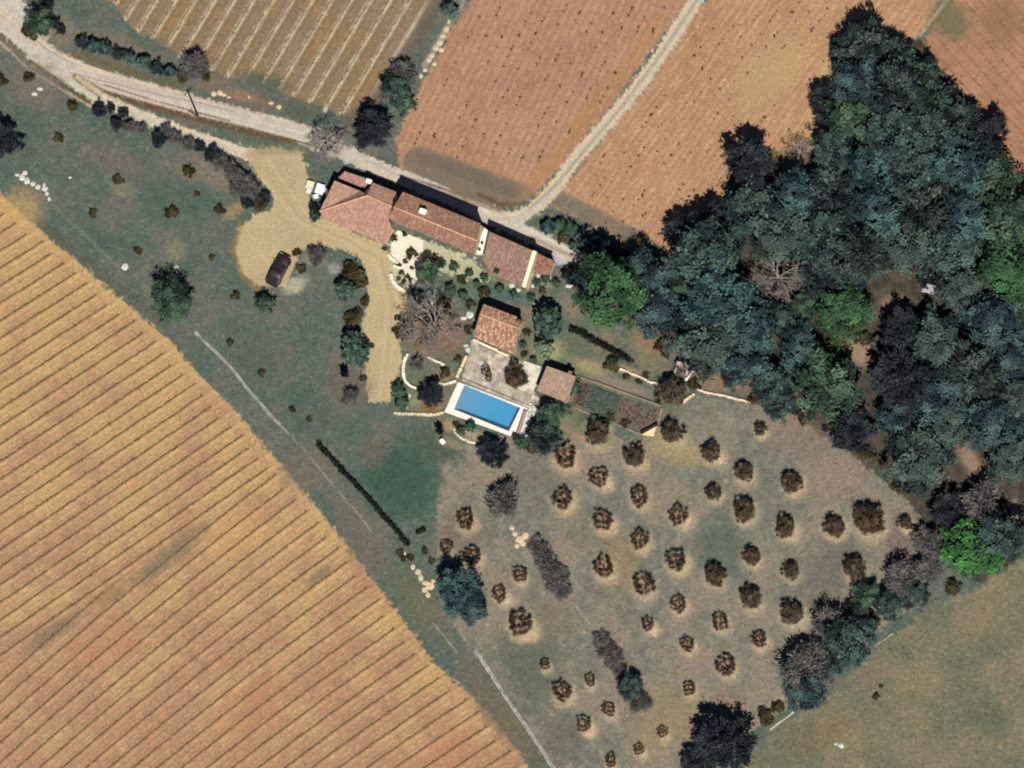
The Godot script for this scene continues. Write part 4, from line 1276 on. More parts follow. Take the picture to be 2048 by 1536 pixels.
func buildings() -> void:
	var clay := [lin(148, 114, 100), lin(138, 106, 94), lin(162, 130, 113), lin(142, 112, 98)]
	var clay_s := [lin(174, 141, 123), lin(164, 131, 114), lin(182, 150, 132), lin(162, 132, 117)]
	var bright := [lin(176, 140, 117), lin(152, 118, 100), lin(198, 164, 142), lin(164, 128, 108), lin(136, 108, 93)]
	var cream := lin(226, 214, 186)
	# the long main house
	var o := building("farmhouse", "long main house with tiled ridge roof and white chimney", "house",
		[[806.8, 385.2, 6.3], [961, 448.3, 6.3], [953.7, 482, 7.2], [947.5, 508.4, 6.2], [780.4, 440.1, 6.2], [788.5, 415.2, 7.2]],
		[0, 1, 2, 3, 4, 5], [[0, 1, 2, 5], [5, 2, 3, 4]], [[5, 2]], clay, cream,
		[[3, 0.12, 1.0, 0.9, 1.2, false], [3, 0.35, 0.0, 1.1, 2.1, true], [3, 0.55, 1.0, 0.9, 1.2, false], [3, 0.85, 1.0, 0.9, 1.2, false], [3, 0.3, 3.1, 0.8, 0.9, false], [3, 0.7, 3.1, 0.8, 0.9, false], [2, 0.4, 2.9, 0.7, 0.9, false]])
	chimney(o, 846, 424, 8.0, 6.3, 0.9, lin(246, 240, 226, 0.9))
	# west wing with a hipped end
	o = building("house_wing", "left wing of the house with broad hipped tile roof by drive", "house",
		[[670, 362, 3.7], [722, 383, 3.7], [731, 386, 3.8], [746, 366.5, 3.7], [793, 385, 3.7], [785, 414, 4.9], [778, 440, 4.0], [785, 459, 3.5], [770, 489, 2.9], [648, 437, 3.0], [640, 423, 3.3], [735, 392, 4.9]],
		[0, 1, 2, 3, 4, 6, 7, 8, 9, 10], [[10, 0, 1, 11], [1, 2, 11], [11, 2, 3], [11, 3, 4, 5], [10, 11, 9], [11, 8, 9], [11, 5, 6, 7, 8]], [[10, 11], [11, 5]], clay_s, cream,
		[[8, 0.5, 0.0, 1.4, 2.0, true], [7, 0.3, 0.0, 2.2, 2.1, true], [7, 0.7, 0.9, 0.9, 1.0, false]])
	# lean-to behind the wing
	o = building("lean_to", "small pink tiled lean-to behind the left wing by the road", "shed",
		[[676, 357, 2.0], [690, 343, 2.2], [743, 360.5, 2.2], [729, 379, 2.0]], [0, 1, 2, 3], [[0, 1, 2, 3]], [], [lin(166, 128, 120), lin(156, 118, 110), lin(174, 138, 128)], cream, [[1, 0.5, 0.0, 1.0, 1.9, true]])
	chimney(o, 738, 363, 3.1, 2.0, 0.75, lin(246, 240, 226, 0.9))
	# annex
	o = building("house_annex", "mauve tiled annex right of main house, lower roof", "house",
		[[980, 464, 4.9], [1066, 502, 4.9], [1042, 573, 3.4], [984, 548, 3.4], [966, 520, 4.0]], [0, 1, 2, 3, 4], [[0, 1, 2, 3, 4]], [], [lin(146, 122, 113), lin(134, 110, 101), lin(158, 133, 124), lin(142, 114, 98)], cream,
		[[2, 0.5, 0.0, 1.2, 2.1, true], [2, 0.2, 0.9, 0.9, 1.1, false], [1, 0.5, 1.0, 0.8, 1.0, false]])
	var b := Bag.new()
	var q := up(993, 542, 3.7) - o.position
	b.box(Transform3D(Basis(Vector3.UP, -0.35), q), Vector3(0.75, 0.25, 0.75), Color(0.02, 0.018, 0.016))
	part("skylight", b.mesh(), mat("paint", Color(1, 1, 1), 0.3, 0.5), o)
	o = building("end_room", "small brown roofed room at the right end of the house row", "shed",
		[[1073, 506, 3.6], [1107.5, 521.6, 3.6], [1099, 551, 2.9], [1063.5, 545, 2.9]], [0, 1, 2, 3], [[0, 1, 2, 3]], [], [lin(138, 104, 92), lin(122, 92, 80), lin(152, 118, 104)], cream, [[2, 0.5, 0.0, 0.9, 2.0, true]])
	# white link between main house and annex
	b = Bag.new()
	var link := []
	for c in [[968, 456], [981, 464], [966, 508], [950, 508]]:
		link.append(up(c[0], c[1], 2.2))
	var lo := base("white_terrace", link[0] - Vector3(0, 2.2, 0))
	for k in 4:
		link[k] -= lo.position
	slab(b, link, 2.3, lin(240, 234, 222, 0.85))
	part("wall", b.mesh(), plaster(), lo)
	for c in [[965, 487], [960, 500]]:
		var pb := Bag.new()
		var pp := up(c[0], c[1], 2.2) - lo.position
		pb.tube(pp, pp + Vector3(0, 0.4, 0), 0.16, 0.24, 9, Color(0.04, 0.03, 0.03), true)
		part("roof_vent", pb.mesh(), mat("paint", Color(1, 1, 1), 0.3, 0.5), lo)
	tag(lo, "narrow white flat roof between main house and annex", "terrace")
	# annex gable coping: pale strip
	b = Bag.new()
	var s0 := up(1069, 502.5, 5.05)
	var s1 := up(1047, 574.5, 3.5)
	var go := base("gable_wall", Vector3(s0.x, 0, s0.z))
	var dd := (s1 - s0)
	var sx := Vector3(-dd.z, 0, dd.x).normalized() * 0.28
	s0 -= go.position
	s1 -= go.position
	slab(b, [s0 - sx, s0 + sx, s1 + sx, s1 - sx], 3.4, lin(238, 226, 200, 0.85))
	part("coping", b.mesh(), plaster(), go)
	tag(go, "cream capped gable wall between annex and small end room", "wall")
	# small house by the pool
	o = building("pool_house", "small house with bright orange tile roof above the patio", "house",
		[[967.5, 608.4, 3.6], [1044, 638, 3.6], [1038, 657, 4.3], [1028, 709, 2.9], [945.6, 672.5, 2.9], [960, 628, 4.3]], [0, 1, 2, 3, 4, 5], [[0, 1, 2, 5], [5, 2, 3, 4]], [[5, 2]], bright, cream,
		[[3, 0.5, 0.0, 2.0, 2.0, true], [3, 0.2, 0.9, 0.8, 1.0, false], [2, 0.5, 0.8, 0.8, 1.0, false]])
	chimney(o, 1038, 643, 4.6, 3.4, 0.55, lin(120, 84, 66))
	# tool hut
	o = building("tool_hut", "pink roofed hut beside the patio and vegetable plot", "hut",
		[[1094, 732, 3.2], [1152, 753, 3.2], [1133, 806, 2.5], [1073, 781, 2.5]], [0, 1, 2, 3], [[0, 1, 2, 3]], [], [lin(164, 138, 126), lin(156, 130, 118), lin(172, 148, 134), lin(150, 138, 122)], cream, [[3, 0.5, 0.0, 1.0, 1.9, true]])
	chimney(o, 1140, 745, 3.0, 2.3, 0.5, lin(150, 110, 96))
	# pump house beside the round tree
	building("pump_house", "tiny pinkish flat-roofed shed between two pale walls by the wood", "shed",
		[[1354, 722, 1.9], [1380, 728, 1.9], [1374, 752, 1.8], [1348, 746, 1.8]], [0, 1, 2, 3], [[0, 1, 2, 3]], [], [lin(206, 180, 178), lin(190, 166, 162)], lin(180, 150, 136), [[2, 0.5, 0.0, 0.7, 1.5, true]])
	# hut in the wood
	o = building("woodland_shed", "small pale roofed shed among the dark trees", "shed",
		[[1846, 566, 2.4], [1872, 572, 2.4], [1868, 590, 2.2], [1842, 584, 2.2]], [0, 1, 2, 3], [[0, 1, 2, 3]], [], [lin(176, 176, 190), lin(160, 162, 176)], lin(150, 140, 130), [[2, 0.5, 0.0, 0.8, 1.8, true]])


# ---------------------------------------------------------------- yard, pool and garden
func pool() -> void:
	rng.seed = 12
	var o := base("swimming_pool", at(968, 818))
	var c := o.position
	var inner := [[928.8, 770.3], [1041.0, 815.7], [1018.2, 862.6], [908.3, 818.6]]
	var outer := [[916.5, 764.0], [1056.0, 816.5], [1027.0, 874.5], [889.0, 824.0]]
	var top := 0.14
	var wi := []
	var wo := []
	for k in 4:
		wi.append(at(inner[k][0], inner[k][1]) - c)
		wo.append(at(outer[k][0], outer[k][1]) - c)
	# basin
	var b := Bag.new()
	var deep := [-0.9, -1.5, -1.5, -0.9]
	var liner := lin(84, 156, 200, 0.6)
	for k in 4:
		var r := (k + 1) % 4
		b.quad(wi[k] + Vector3(0, top, 0), wi[r] + Vector3(0, top, 0), wi[r] + Vector3(0, deep[r], 0), wi[k] + Vector3(0, deep[k], 0), liner)
	var n := 16
	for u in n:
		for v in 8:
			var q := []
			for e in [[u, v], [u + 1, v], [u + 1, v + 1], [u, v + 1]]:
				var t: float = e[0] / float(n)
				var s: float = e[1] / 8.0
				var p: Vector3 = wi[0].lerp(wi[1], t).lerp(wi[3].lerp(wi[2], t), s)
				q.append(p + Vector3(0, lerpf(deep[0], deep[1], t), 0))
			var t2 := (u + 0.5) / n
			var k2 := lin(104, 158, 194, 0.66).lerp(lin(64, 156, 210, 0.66), clampf(t2 * 1.7 + rnd(-0.12, 0.12), 0, 1))
			b.quad(q[0], q[1], q[2], q[3], k2)
	part("basin", b.mesh(), mat("liner", Color(1, 1, 1), 0.5), o)
	var w := Bag.new()
	for k in 4:
		wi[k].y = -0.06
	w.quad(wi[0], wi[1], wi[2], wi[3], Color.WHITE)
	var wm := StandardMaterial3D.new()
	wm.resource_name = "water"
	wm.albedo_color = Color(0.45, 0.75, 0.95, 0.10)
	wm.transparency = BaseMaterial3D.TRANSPARENCY_ALPHA
	wm.roughness = 0.03
	wm.normal_enabled = true
	wm.normal_texture = ripples()
	wm.normal_scale = 0.35
	wm.uv1_triplanar = true
	wm.uv1_world_triplanar = true
	wm.uv1_scale = Vector3(0.4, 0.4, 0.4)
	wm.cull_mode = BaseMaterial3D.CULL_DISABLED
	part("water", w.mesh(), wm, o)
	# broad steps at the shallow end
	for k in 3:
		var g3 := Bag.new()
		var t3 := 0.075 - 0.022 * k
		var e0: Vector3 = wi[0].lerp(wi[3], 0.02)
		var e1: Vector3 = wi[0].lerp(wi[3], 0.98)
		var d3: Vector3 = (wi[1] - wi[0]) * t3
		var dy := Vector3(0, -0.70 + 0.22 * k, 0)
		slab(g3, [e0 + dy, e0 + d3 + dy, e1 + d3 + dy, e1 + dy], 0.2, lin(112, 158, 190, 0.66))
		part("step", g3.mesh(), mat("liner", Color(1, 1, 1), 0.5), o)
	# coping stones, one by one
	var stones := []
	for v in 4:
		stones.append(lin(226 + v * 5, 222 + v * 4, 214 + v * 3, 0.85))
	for k in 4:
		var r := (k + 1) % 4
		var a0: Vector3 = wi[k]
		var a1: Vector3 = wi[r]
		var b0: Vector3 = wo[k]
		var b1: Vector3 = wo[r]
		a0.y = top
		a1.y = top
		b0.y = top
		b1.y = top
		var m := int(b0.distance_to(b1) / 0.75)
		for q in m:
			var t0 := (q + 0.02) / m
			var t1 := (q + 0.98) / m
			var g := Bag.new()
			slab(g, [a0.lerp(a1, t0), a0.lerp(a1, t1), b0.lerp(b1, t1), b0.lerp(b1, t0)], 0.2, stones[rng.randi() % 4])
			part("coping_stone", g.mesh(), plaster(), o)
	tag(o, "rectangular blue swimming pool with white stone coping", "swimming pool")
	# roller with the rolled-up cover
	var ro := base("pool_cover_roller", at(1043, 843, 0.4))
	var p0 := at(1051, 822, 0.4) - ro.position + Vector3(0, 0.5, 0)
	var p1 := at(1036, 866, 0.4) - ro.position + Vector3(0, 0.5, 0)
	var g2 := Bag.new()
	g2.tube(p0, p1, 0.27, 0.27, 12, lin(150, 138, 132), true)
	part("rolled_cover", g2.mesh(), mat("cover", Color(1, 1, 1), 0.6), ro)
	for e in [p0, p1]:
		var s := Bag.new()
		s.box(Transform3D(Basis(Vector3.UP, 0.33), Vector3(e.x, 0.1, e.z)), Vector3(0.5, 0.55, 0.08), lin(200, 200, 200), 0.6)
		part("stand", s.mesh(), plaster(), ro)
	tag(ro, "grey rolled pool cover on stands at the pool's right end", "pool cover")

func ripples() -> ImageTexture:
	var n := FastNoiseLite.new()
	n.seed = 44
	n.frequency = 0.02
	var im := n.get_seamless_image(256, 256)
	im.convert(Image.FORMAT_RGBA8)
	im.bump_map_to_normal_map(3.0)
	return ImageTexture.create_from_image(im)

func patio() -> void:
	rng.seed = 5
	var outline := PackedVector2Array([Vector2(942, 680), Vector2(1016, 714), Vector2(1049, 722), Vector2(1090, 736), Vector2(1068, 782), Vector2(1082, 800), Vector2(1062, 838), Vector2(1046, 880), Vector2(1022, 874), Vector2(1054, 818), Vector2(922, 761), Vector2(936, 716)])
	var o := base("patio", at(1000, 750))
	o.set_meta("kind", "structure")
	o.set_meta("label", "pale flagstone patio between small house and pool")
	var kinds := []
	var tones := [lin(204, 198, 184), lin(190, 184, 172), lin(220, 214, 200), lin(174, 168, 156), lin(200, 190, 174)]
	var side := 0.66
	var ax := Vector2(0.934, 0.357)
	var ay := Vector2(-0.357, 0.934)
	var step := side / S
	for u in range(-17, 22):
		for v in range(-17, 22):
			var c := Vector2(1000, 760) + ax * step * (u + (0.5 if v % 2 else 0.0)) + ay * step * v
			if not Geometry2D.is_point_in_polygon(c, outline):
				continue
			var q := PackedVector2Array()
			for e in [[-1, -1], [1, -1], [1, 1], [-1, 1]]:
				q.append(c + (ax * e[0] + ay * e[1]) * step * 0.485 + Vector2(rnd(-0.4, 0.4), rnd(-0.4, 0.4)))
			var best := q
			for piece in Geometry2D.intersect_polygons(q, outline):
				best = piece
			var w := []
			var top := 0.07 + rnd(-0.008, 0.008)
			for e in best:
				w.append(at(e.x, e.y) - o.position + Vector3(0, top, 0))
			var light := c.distance_to(Vector2(1050, 745)) < 34.0 or c.distance_to(Vector2(1056, 840)) < 34.0
			var k: Color = lin(232, 228, 214, 0.85) if light else tones[rng.randi() % 5]
			var g := Bag.new()
			slab(g, w, 0.12, k)
			part("flagstone", g.mesh(), flag(), o)
	var m := Bag.new()
	var ix := Geometry2D.triangulate_polygon(outline)
	for t in range(0, ix.size(), 3):
		var a := at(outline[ix[t]].x, outline[ix[t]].y) - o.position + Vector3(0, 0.045, 0)
		var b := at(outline[ix[t + 1]].x, outline[ix[t + 1]].y) - o.position + Vector3(0, 0.045, 0)
		var d := at(outline[ix[t + 2]].x, outline[ix[t + 2]].y) - o.position + Vector3(0, 0.045, 0)
		m.tri(a, b, d, lin(150, 144, 128))
	part("mortar_bed", m.mesh(), flag(), o)
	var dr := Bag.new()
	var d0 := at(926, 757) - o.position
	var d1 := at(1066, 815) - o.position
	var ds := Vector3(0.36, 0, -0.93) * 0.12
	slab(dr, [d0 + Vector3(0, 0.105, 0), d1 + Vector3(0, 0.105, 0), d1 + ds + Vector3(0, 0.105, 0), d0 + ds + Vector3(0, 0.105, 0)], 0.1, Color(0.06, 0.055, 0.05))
	part("shade_strip", dr.mesh(), plaster(), o)  # dark strip added in place of the shadow line at the pool step
	# white terrace in front of the house
	var t2 := base("house_terrace", at(815, 505))
	t2.set_meta("kind", "structure")
	t2.set_meta("label", "dazzling white terrace in the corner of the house")
	var poly := PackedVector2Array([Vector2(795, 460), Vector2(847, 481), Vector2(842, 545), Vector2(826, 572), Vector2(806, 545), Vector2(784, 512), Vector2(782, 490)])
	for u in range(-11, 14):
		for v in range(-14, 14):
			var c := Vector2(815, 510) + ax * step * u + ay * step * v
			var q := PackedVector2Array()
			for e in [[-1, -1], [1, -1], [1, 1], [-1, 1]]:
				q.append(c + (ax * e[0] + ay * e[1]) * step * 0.49)
			for piece in Geometry2D.intersect_polygons(q, poly):
				var w := []
				var f := rnd(0.92, 1.04)
				for e in piece:
					w.append(at(e.x, e.y) - t2.position + Vector3(0, 0.08, 0))
				var g := Bag.new()
				var k := lin(240, 236, 222, 0.82)
				slab(g, w, 0.12, Color(k.r * f, k.g * f, k.b * f))
				part("flagstone", g.mesh(), flag(), t2)

func flag() -> StandardMaterial3D:
	if not mats.has("flagstone"):
		var m := mat("flagstone", Color(1, 1, 1), 0.9, 0.2)
		m.albedo_texture = grain(21, 0.02, 0.82)
		m.uv1_triplanar = true
		m.uv1_world_triplanar = true
		m.uv1_scale = Vector3(0.3, 0.3, 0.3)
	return mats.flagstone

# a low dry wall of uneven stones along a line
func low_wall(called: String, label: String, pts: Array, wide: float, high: float, c: Color, category := "wall", even := false) -> void:
	rng.seed = hash(label)
	var o := base(called, at(pts[0][0], pts[0][1]))
	var g := Bag.new()
	for k in pts.size() - 1:
		var a := at(pts[k][0], pts[k][1]) - o.position
		var b := at(pts[k + 1][0], pts[k + 1][1]) - o.position
		var n := maxi(1, int(a.distance_to(b) / 0.42))
		var turn := atan2(-(b - a).z, (b - a).x)
		for q in n:
			var f := rnd(0.8, 1.12)
			var j := 0.0 if even else 1.0
			var w := a.distance_to(b) / n
			var p := a.lerp(b, (q + 0.5) / n)
			g.box(Transform3D(Basis(Vector3.UP, turn + rnd(-0.12, 0.12) * j), p + Vector3(0, -0.06, rnd(-0.06, 0.06) * j)), Vector3(w * 0.97, high * rnd(1.0 - 0.25 * j, 1.0 + 0.15 * j) + 0.06, wide * rnd(1.0 - 0.2 * j, 1.0 + 0.15 * j)), Color(c.r * f, c.g * f, c.b * f), 0.9)
	tag(part_at(called, g, o), label, category)

func part_at(_called: String, g: Bag, o: Node3D) -> Node3D:
	part("stones", g.mesh(), plaster(), o)
	return o

func rock_mesh(v: int) -> ArrayMesh:
	var key := "rock" + str(v)
	if not shapes.has(key):
		rng.seed = 300 + v
		var b := Bag.new()
		var rings := []
		for r in 5:
			var ring := []
			for q in 8:
				var t := TAU * q / 8.0
				var y := r / 4.0
				var f: float = [0.85, 1.0, 0.92, 0.65, 0.12][r] * rnd(0.8, 1.15)
				ring.append(Vector3(cos(t) * f, y * 0.8 - 0.1, sin(t) * f))
			rings.append(ring)
		for r in 4:
			for q in 8:
				var s := (q + 1) % 8
				var f := rnd(0.9, 1.08)
				b.quad(rings[r + 1][q], rings[r + 1][s], rings[r][s], rings[r][q], Color(f, f, f))
		shapes[key] = b.mesh()
	return shapes[key]

func rock(x: float, y: float, rp: float, c: Color, label: String, group := "") -> void:
	rng.seed = int(x * 31.0 + y * 17.0)
	var key := "rock%.2f" % c.r
	var o := part("rock", rock_mesh(rng.randi() % 4), mat(key, c, 0.95, 0.1), self)
	var r := rp * S
	o.transform = Transform3D(Basis(Vector3.UP, rnd(0, 6)).scaled(Vector3(r * rnd(0.7, 1.2), r * rnd(0.35, 0.8), r * rnd(0.6, 1.1))), at(x, y))
	tag(o, label, "rock", group)

func stones() -> void:
	var white := lin(204, 210, 204)
	var cream := lin(206, 192, 164)
	var groups := {
		"white rubble near the left edge": [[34, 350, 5], [44, 355, 8], [54, 362, 7], [66, 368, 8], [76, 374, 5], [90, 378, 7], [94, 388, 5], [98, 398, 5], [50, 346, 5], [88, 370, 4]],
		"cream rubble at the grove corner": [[826, 1134, 6], [836, 1144, 6], [842, 1156, 7], [852, 1166, 8], [860, 1172, 8], [850, 1180, 6], [856, 1190, 6], [808, 1108, 5], [866, 1162, 5]],
		"pale stones along the reddish field edge": [[904, 24, 5], [898, 44, 5], [892, 58, 6], [886, 72, 7], [880, 86, 7], [872, 96, 7], [882, 100, 6], [864, 110, 6], [858, 120, 5], [868, 128, 5], [850, 140, 5], [842, 152, 5]],
		"pale boulders along the road": [[428, 188, 6], [440, 186, 6], [448, 190, 5], [498, 194, 4], [558, 214, 8], [542, 206, 5], [458, 194, 4]],
		"cream stones round the dead stump": [[1030, 1068, 8], [1040, 1080, 9], [1050, 1072, 8], [1024, 1056, 6], [1046, 1088, 6], [1034, 1092, 6]],
		"light rocks in the meadows": [[250, 534, 9], [70, 188, 6], [80, 178, 5], [352, 534, 5], [1682, 1492, 6], [1672, 1488, 4], [1612, 842, 5], [1554, 815, 5], [1784, 712, 6], [140, 355, 4], [156, 84, 5]],
		"white stones of the garden": [[866, 606, 5], [844, 592, 4], [940, 630, 7], [928, 636, 7], [950, 640, 6], [942, 604, 4], [962, 560, 4], [1070, 608, 4], [1024, 572, 6], [1036, 580, 5], [1138, 572, 7], [1076, 552, 5], [1104, 556, 5], [1066, 572, 4], [936, 700, 6], [932, 692, 5], [1064, 828, 10], [1058, 846, 9], [1046, 870, 9], [1068, 816, 8], [812, 814, 5], [818, 792, 5]],
	}
	for name in groups:
		var list: Array = groups[name]
		var order := range(list.size())
		order.sort_custom(func(a: int, b: int) -> bool: return list[a][1] < list[b][1])
		for k in order.size():
			var t: Array = list[order[k]]
			rock(t[0], t[1], t[2], white if name.contains("white") or name.contains("light") else cream, "pale rock, %s from the top among %s" % [ordinal(k + 1), name], name)

func yard_things() -> void:
	low_wall("garden_wall", "curved white wall left of the leafless tree's bed", [[817, 708], [810, 720], [807, 737], [808, 752], [812, 764], [822, 772], [834, 777]], 0.42, 0.5, lin(232, 228, 208, 0.85))
	low_wall("garden_wall", "short white wall right of the round bed's top", [[856, 714], [872, 722], [889, 730]], 0.38, 0.4, lin(226, 222, 204, 0.85))
	low_wall("garden_wall", "white curved wall closing the round bed below", [[862, 764], [876, 768], [892, 769], [913, 762]], 0.38, 0.4, lin(232, 226, 214, 0.85))
	low_wall("garden_wall", "pale wall climbing the patio's left edge", [[914, 756], [920, 742], [927, 729], [934, 712]], 0.42, 0.5, lin(222, 212, 180, 0.85))
	low_wall("garden_wall", "cream stone row from drive end to pool corner", [[788, 826], [810, 828], [840, 829], [866, 830], [888, 826]], 0.45, 0.35, lin(206, 202, 170, 0.85))
	low_wall("garden_wall", "pale curved edging below the pool", [[908, 858], [914, 868], [924, 877], [940, 884], [952, 886]], 0.38, 0.3, lin(222, 214, 190, 0.85))
	low_wall("garden_wall", "upper curved white edging of the house terrace", [[776, 508], [784, 518], [792, 524], [798, 527]], 0.40, 0.4, lin(238, 232, 218, 0.85))
	low_wall("garden_wall", "lower curved white edging of the house terrace", [[782, 548], [785, 560], [792, 571], [802, 579], [813, 583]], 0.55, 0.4, lin(240, 236, 222, 0.85))
	low_wall("garden_wall", "middle curved white edging of the house terrace", [[787, 530], [794, 534], [802, 536]], 0.40, 0.4, lin(238, 232, 218, 0.85))
	low_wall("stone_edging", "cream step along the small house's lower wall", [[946, 680], [970, 690], [995, 702], [1017, 713]], 0.35, 0.25, lin(240, 230, 206, 0.85), "step")
	low_wall("garden_wall", "thin pale wall from the brown dome bush to the tree", [[1240, 738], [1270, 750], [1300, 764], [1320, 770]], 0.34, 0.5, lin(232, 216, 194, 0.85))
	low_wall("garden_wall", "thin pale wall running towards the wood's green tree", [[1394, 780], [1420, 787], [1450, 792], [1480, 800], [1502, 806]], 0.34, 0.5, lin(226, 208, 196, 0.85))
	low_wall("garden_wall", "short pale wall slanting down beside the round tree", [[1366, 806], [1378, 796], [1390, 788]], 0.34, 0.5, lin(234, 214, 190, 0.85))
	low_wall("garden_wall", "short white wall slanting up to the wood's shadow", [[1372, 762], [1380, 750], [1386, 742]], 0.34, 0.5, lin(236, 228, 220, 0.85))
	# low retaining walls of the vegetable plot
	var soil := lin(150, 138, 122)
	low_wall("plot_wall", "upper stone border of the walled vegetable plot", [[1161, 755], [1200, 768], [1260, 790], [1324, 813]], 0.3, 0.45, soil, "wall", true)
	low_wall("plot_wall", "left stone border of the walled vegetable plot", [[1160, 758], [1155, 785], [1148, 812]], 0.4, 0.5, lin(104, 90, 78), "wall", true)
	low_wall("plot_wall", "lower stone border of the walled vegetable plot", [[1150, 815], [1200, 836], [1250, 856], [1306, 878]], 0.22, 0.3, soil, "wall", true)
	low_wall("plot_wall", "right stone border of the walled vegetable plot", [[1324, 816], [1318, 845], [1308, 876]], 0.3, 0.4, soil, "wall", true)
	# beds of the plot
	for bed in [["green leafy vegetable bed in the walled plot", [[1184, 772], [1244, 794], [1228, 840], [1168, 816]], lin(88, 99, 92), true], ["bare brown soil bed in the walled plot", [[1246, 795], [1316, 820], [1302, 866], [1230, 842]], lin(122, 106, 98), false], ["mauve soil bed at the plot's left end", [[1163, 764], [1183, 772], [1166, 814], [1152, 808]], lin(122, 117, 114), false]]:
		var bo := base("vegetable_bed", at(bed[1][0][0], bed[1][0][1]))
		var g := Bag.new()
		var pts := []
		for c in bed[1]:
			pts.append(at(c[0], c[1]) - bo.position + Vector3(0, 0.12, 0))
		slab(g, pts, 0.2, bed[2])
		part("soil", g.mesh(), flag(), bo)
		var lf := Bag.new()
		rng.seed = hash(bed[0])
		for q in (1500 if bed[3] else 260):
			var t := rng.randf()
			var s := rng.randf()
			var p: Vector3 = pts[0].lerp(pts[1], t).lerp(pts[3].lerp(pts[2], t), s) + Vector3(0, rnd(0.02, 0.25), 0)
			var m := Vector3(rnd(-0.6, 0.6), 1, rnd(-0.6, 0.6)).normalized()
			var e := m.cross(Vector3(rnd(-1, 1), 0, rnd(-1, 1))).normalized() * rnd(0.06, 0.16)
			var w2 := m.cross(e)
			var f := rnd(0.6, 1.3)
			var k: Color = Color(0.070, 0.095, 0.080) if bed[3] else Color(0.070, 0.052, 0.046)
			lf.leaf(p - e, p - w2, p + e, p + w2, m, Color(k.r * f, k.g * f, k.b * f))
		part("leaves", lf.mesh(), bark(), bo, "stuff")
		tag(bo, bed[0], "vegetable bed")
	# cold frame at the plot's lower corner
	var cf := base("cold_frame", at(1296, 858))
	var g3 := Bag.new()
	slab(g3, [up(1280, 864, 0.9) - cf.position, up(1314, 846, 0.9) - cf.position, up(1317, 850, 0.8) - cf.position, up(1283, 869, 0.8) - cf.position], 0.08, Color(0.03, 0.022, 0.02))
	part("dark_lid", g3.mesh(), plaster(), cf)
	var g4 := Bag.new()
	slab(g4, [up(1283, 869, 0.35) - cf.position, up(1314, 852, 0.35) - cf.position, up(1310, 874, 0.35) - cf.position], 0.4, lin(226, 204, 170, 0.85))
	part("pale_bed", g4.mesh(), plaster(), cf)
	tag(cf, "dark slanting lid over a pale triangular frame in the plot", "cold frame")
	# clipped dark hedge lines
	for e in [["dark_hedge", "long thin clipped dark hedge across the grass below the drive", [[634, 886], [680, 936], [730, 990], [780, 1046], [817, 1090]], 0.46, 1.1], ["dark_hedge", "dark hedge line from round tree down past the wood's edge", [[1138, 656], [1170, 670], [1200, 688], [1230, 704], [1258, 720]], 0.6, 1.3], ["dark_hedge", "short dark hedge stub above the grove's left corner", [[832, 1066], [850, 1056]], 0.5, 0.6]]:
		var o := base(e[0], at(e[2][0][0], e[2][0][1], e[4]))
		rng.seed = hash(e[1])
		var g := Bag.new()
		for k in e[2].size() - 1:
			var a := at(e[2][k][0], e[2][k][1], e[4]) - o.position
			var b := at(e[2][k + 1][0], e[2][k + 1][1], e[4]) - o.position
			var d := (b - a).normalized()
			var sd := Vector3(-d.z, 0, d.x)
			for q in int(a.distance_to(b) * 240):
				var t := rng.randf()
				var c5 := a.lerp(b, t) + o.position
				var p: Vector3 = a.lerp(b, t) + sd * (rng.randfn() * e[3] * 0.33 * (1.0 + 0.6 * nB.get_noise_2d(c5.x * 30.0, c5.z * 30.0)) + 0.12 * nB.get_noise_2d(c5.x * 14.0, 9.0)) + Vector3(0, e[4] * rnd(0.05, 1.0), 0)
				var m := Vector3(rnd(-1, 1), rnd(0, 1), rnd(-1, 1)).normalized()
				var u := m.cross(Vector3(rnd(-1, 1), rnd(-1, 1), 0.3)).normalized() * rnd(0.07, 0.16)
				var w3 := m.cross(u)
				var f := rnd(0.6, 1.4)
				g.leaf(p - u, p - w3, p + u, p + w3, m, Color(0.018 * f, 0.024 * f, 0.018 * f))
		part("foliage", g.mesh(), bark(), o)
		tag(o, e[1], "hedge")
	# concrete irrigation channels
	for e in [["thin pale concrete channel from the oak towards the hedge", [[390, 664], [412, 686], [440, 712], [470, 745], [500, 784], [530, 818], [560, 850]], 0.30], ["fainter lower stretch of the concrete channel below the hedge", [[560, 850], [600, 890], [640, 938], [690, 998], [735, 1050], [742, 1064]], 0.20], ["pale double channel down to the bottom edge", [[950, 1300], [985, 1352], [1010, 1392], [1050, 1450], [1090, 1510], [1130, 1575]], 0.36], ["faint channel beside the large blue-black tree", [[866, 1246], [890, 1275], [915, 1306]], 0.22], ["thin pale kerb along the grove fence line", [[1146, 1205], [1168, 1232], [1190, 1262]], 0.2]]:
		var o := base("irrigation_channel", at(e[1][0][0], e[1][0][1]))
		rng.seed = hash(e[0])
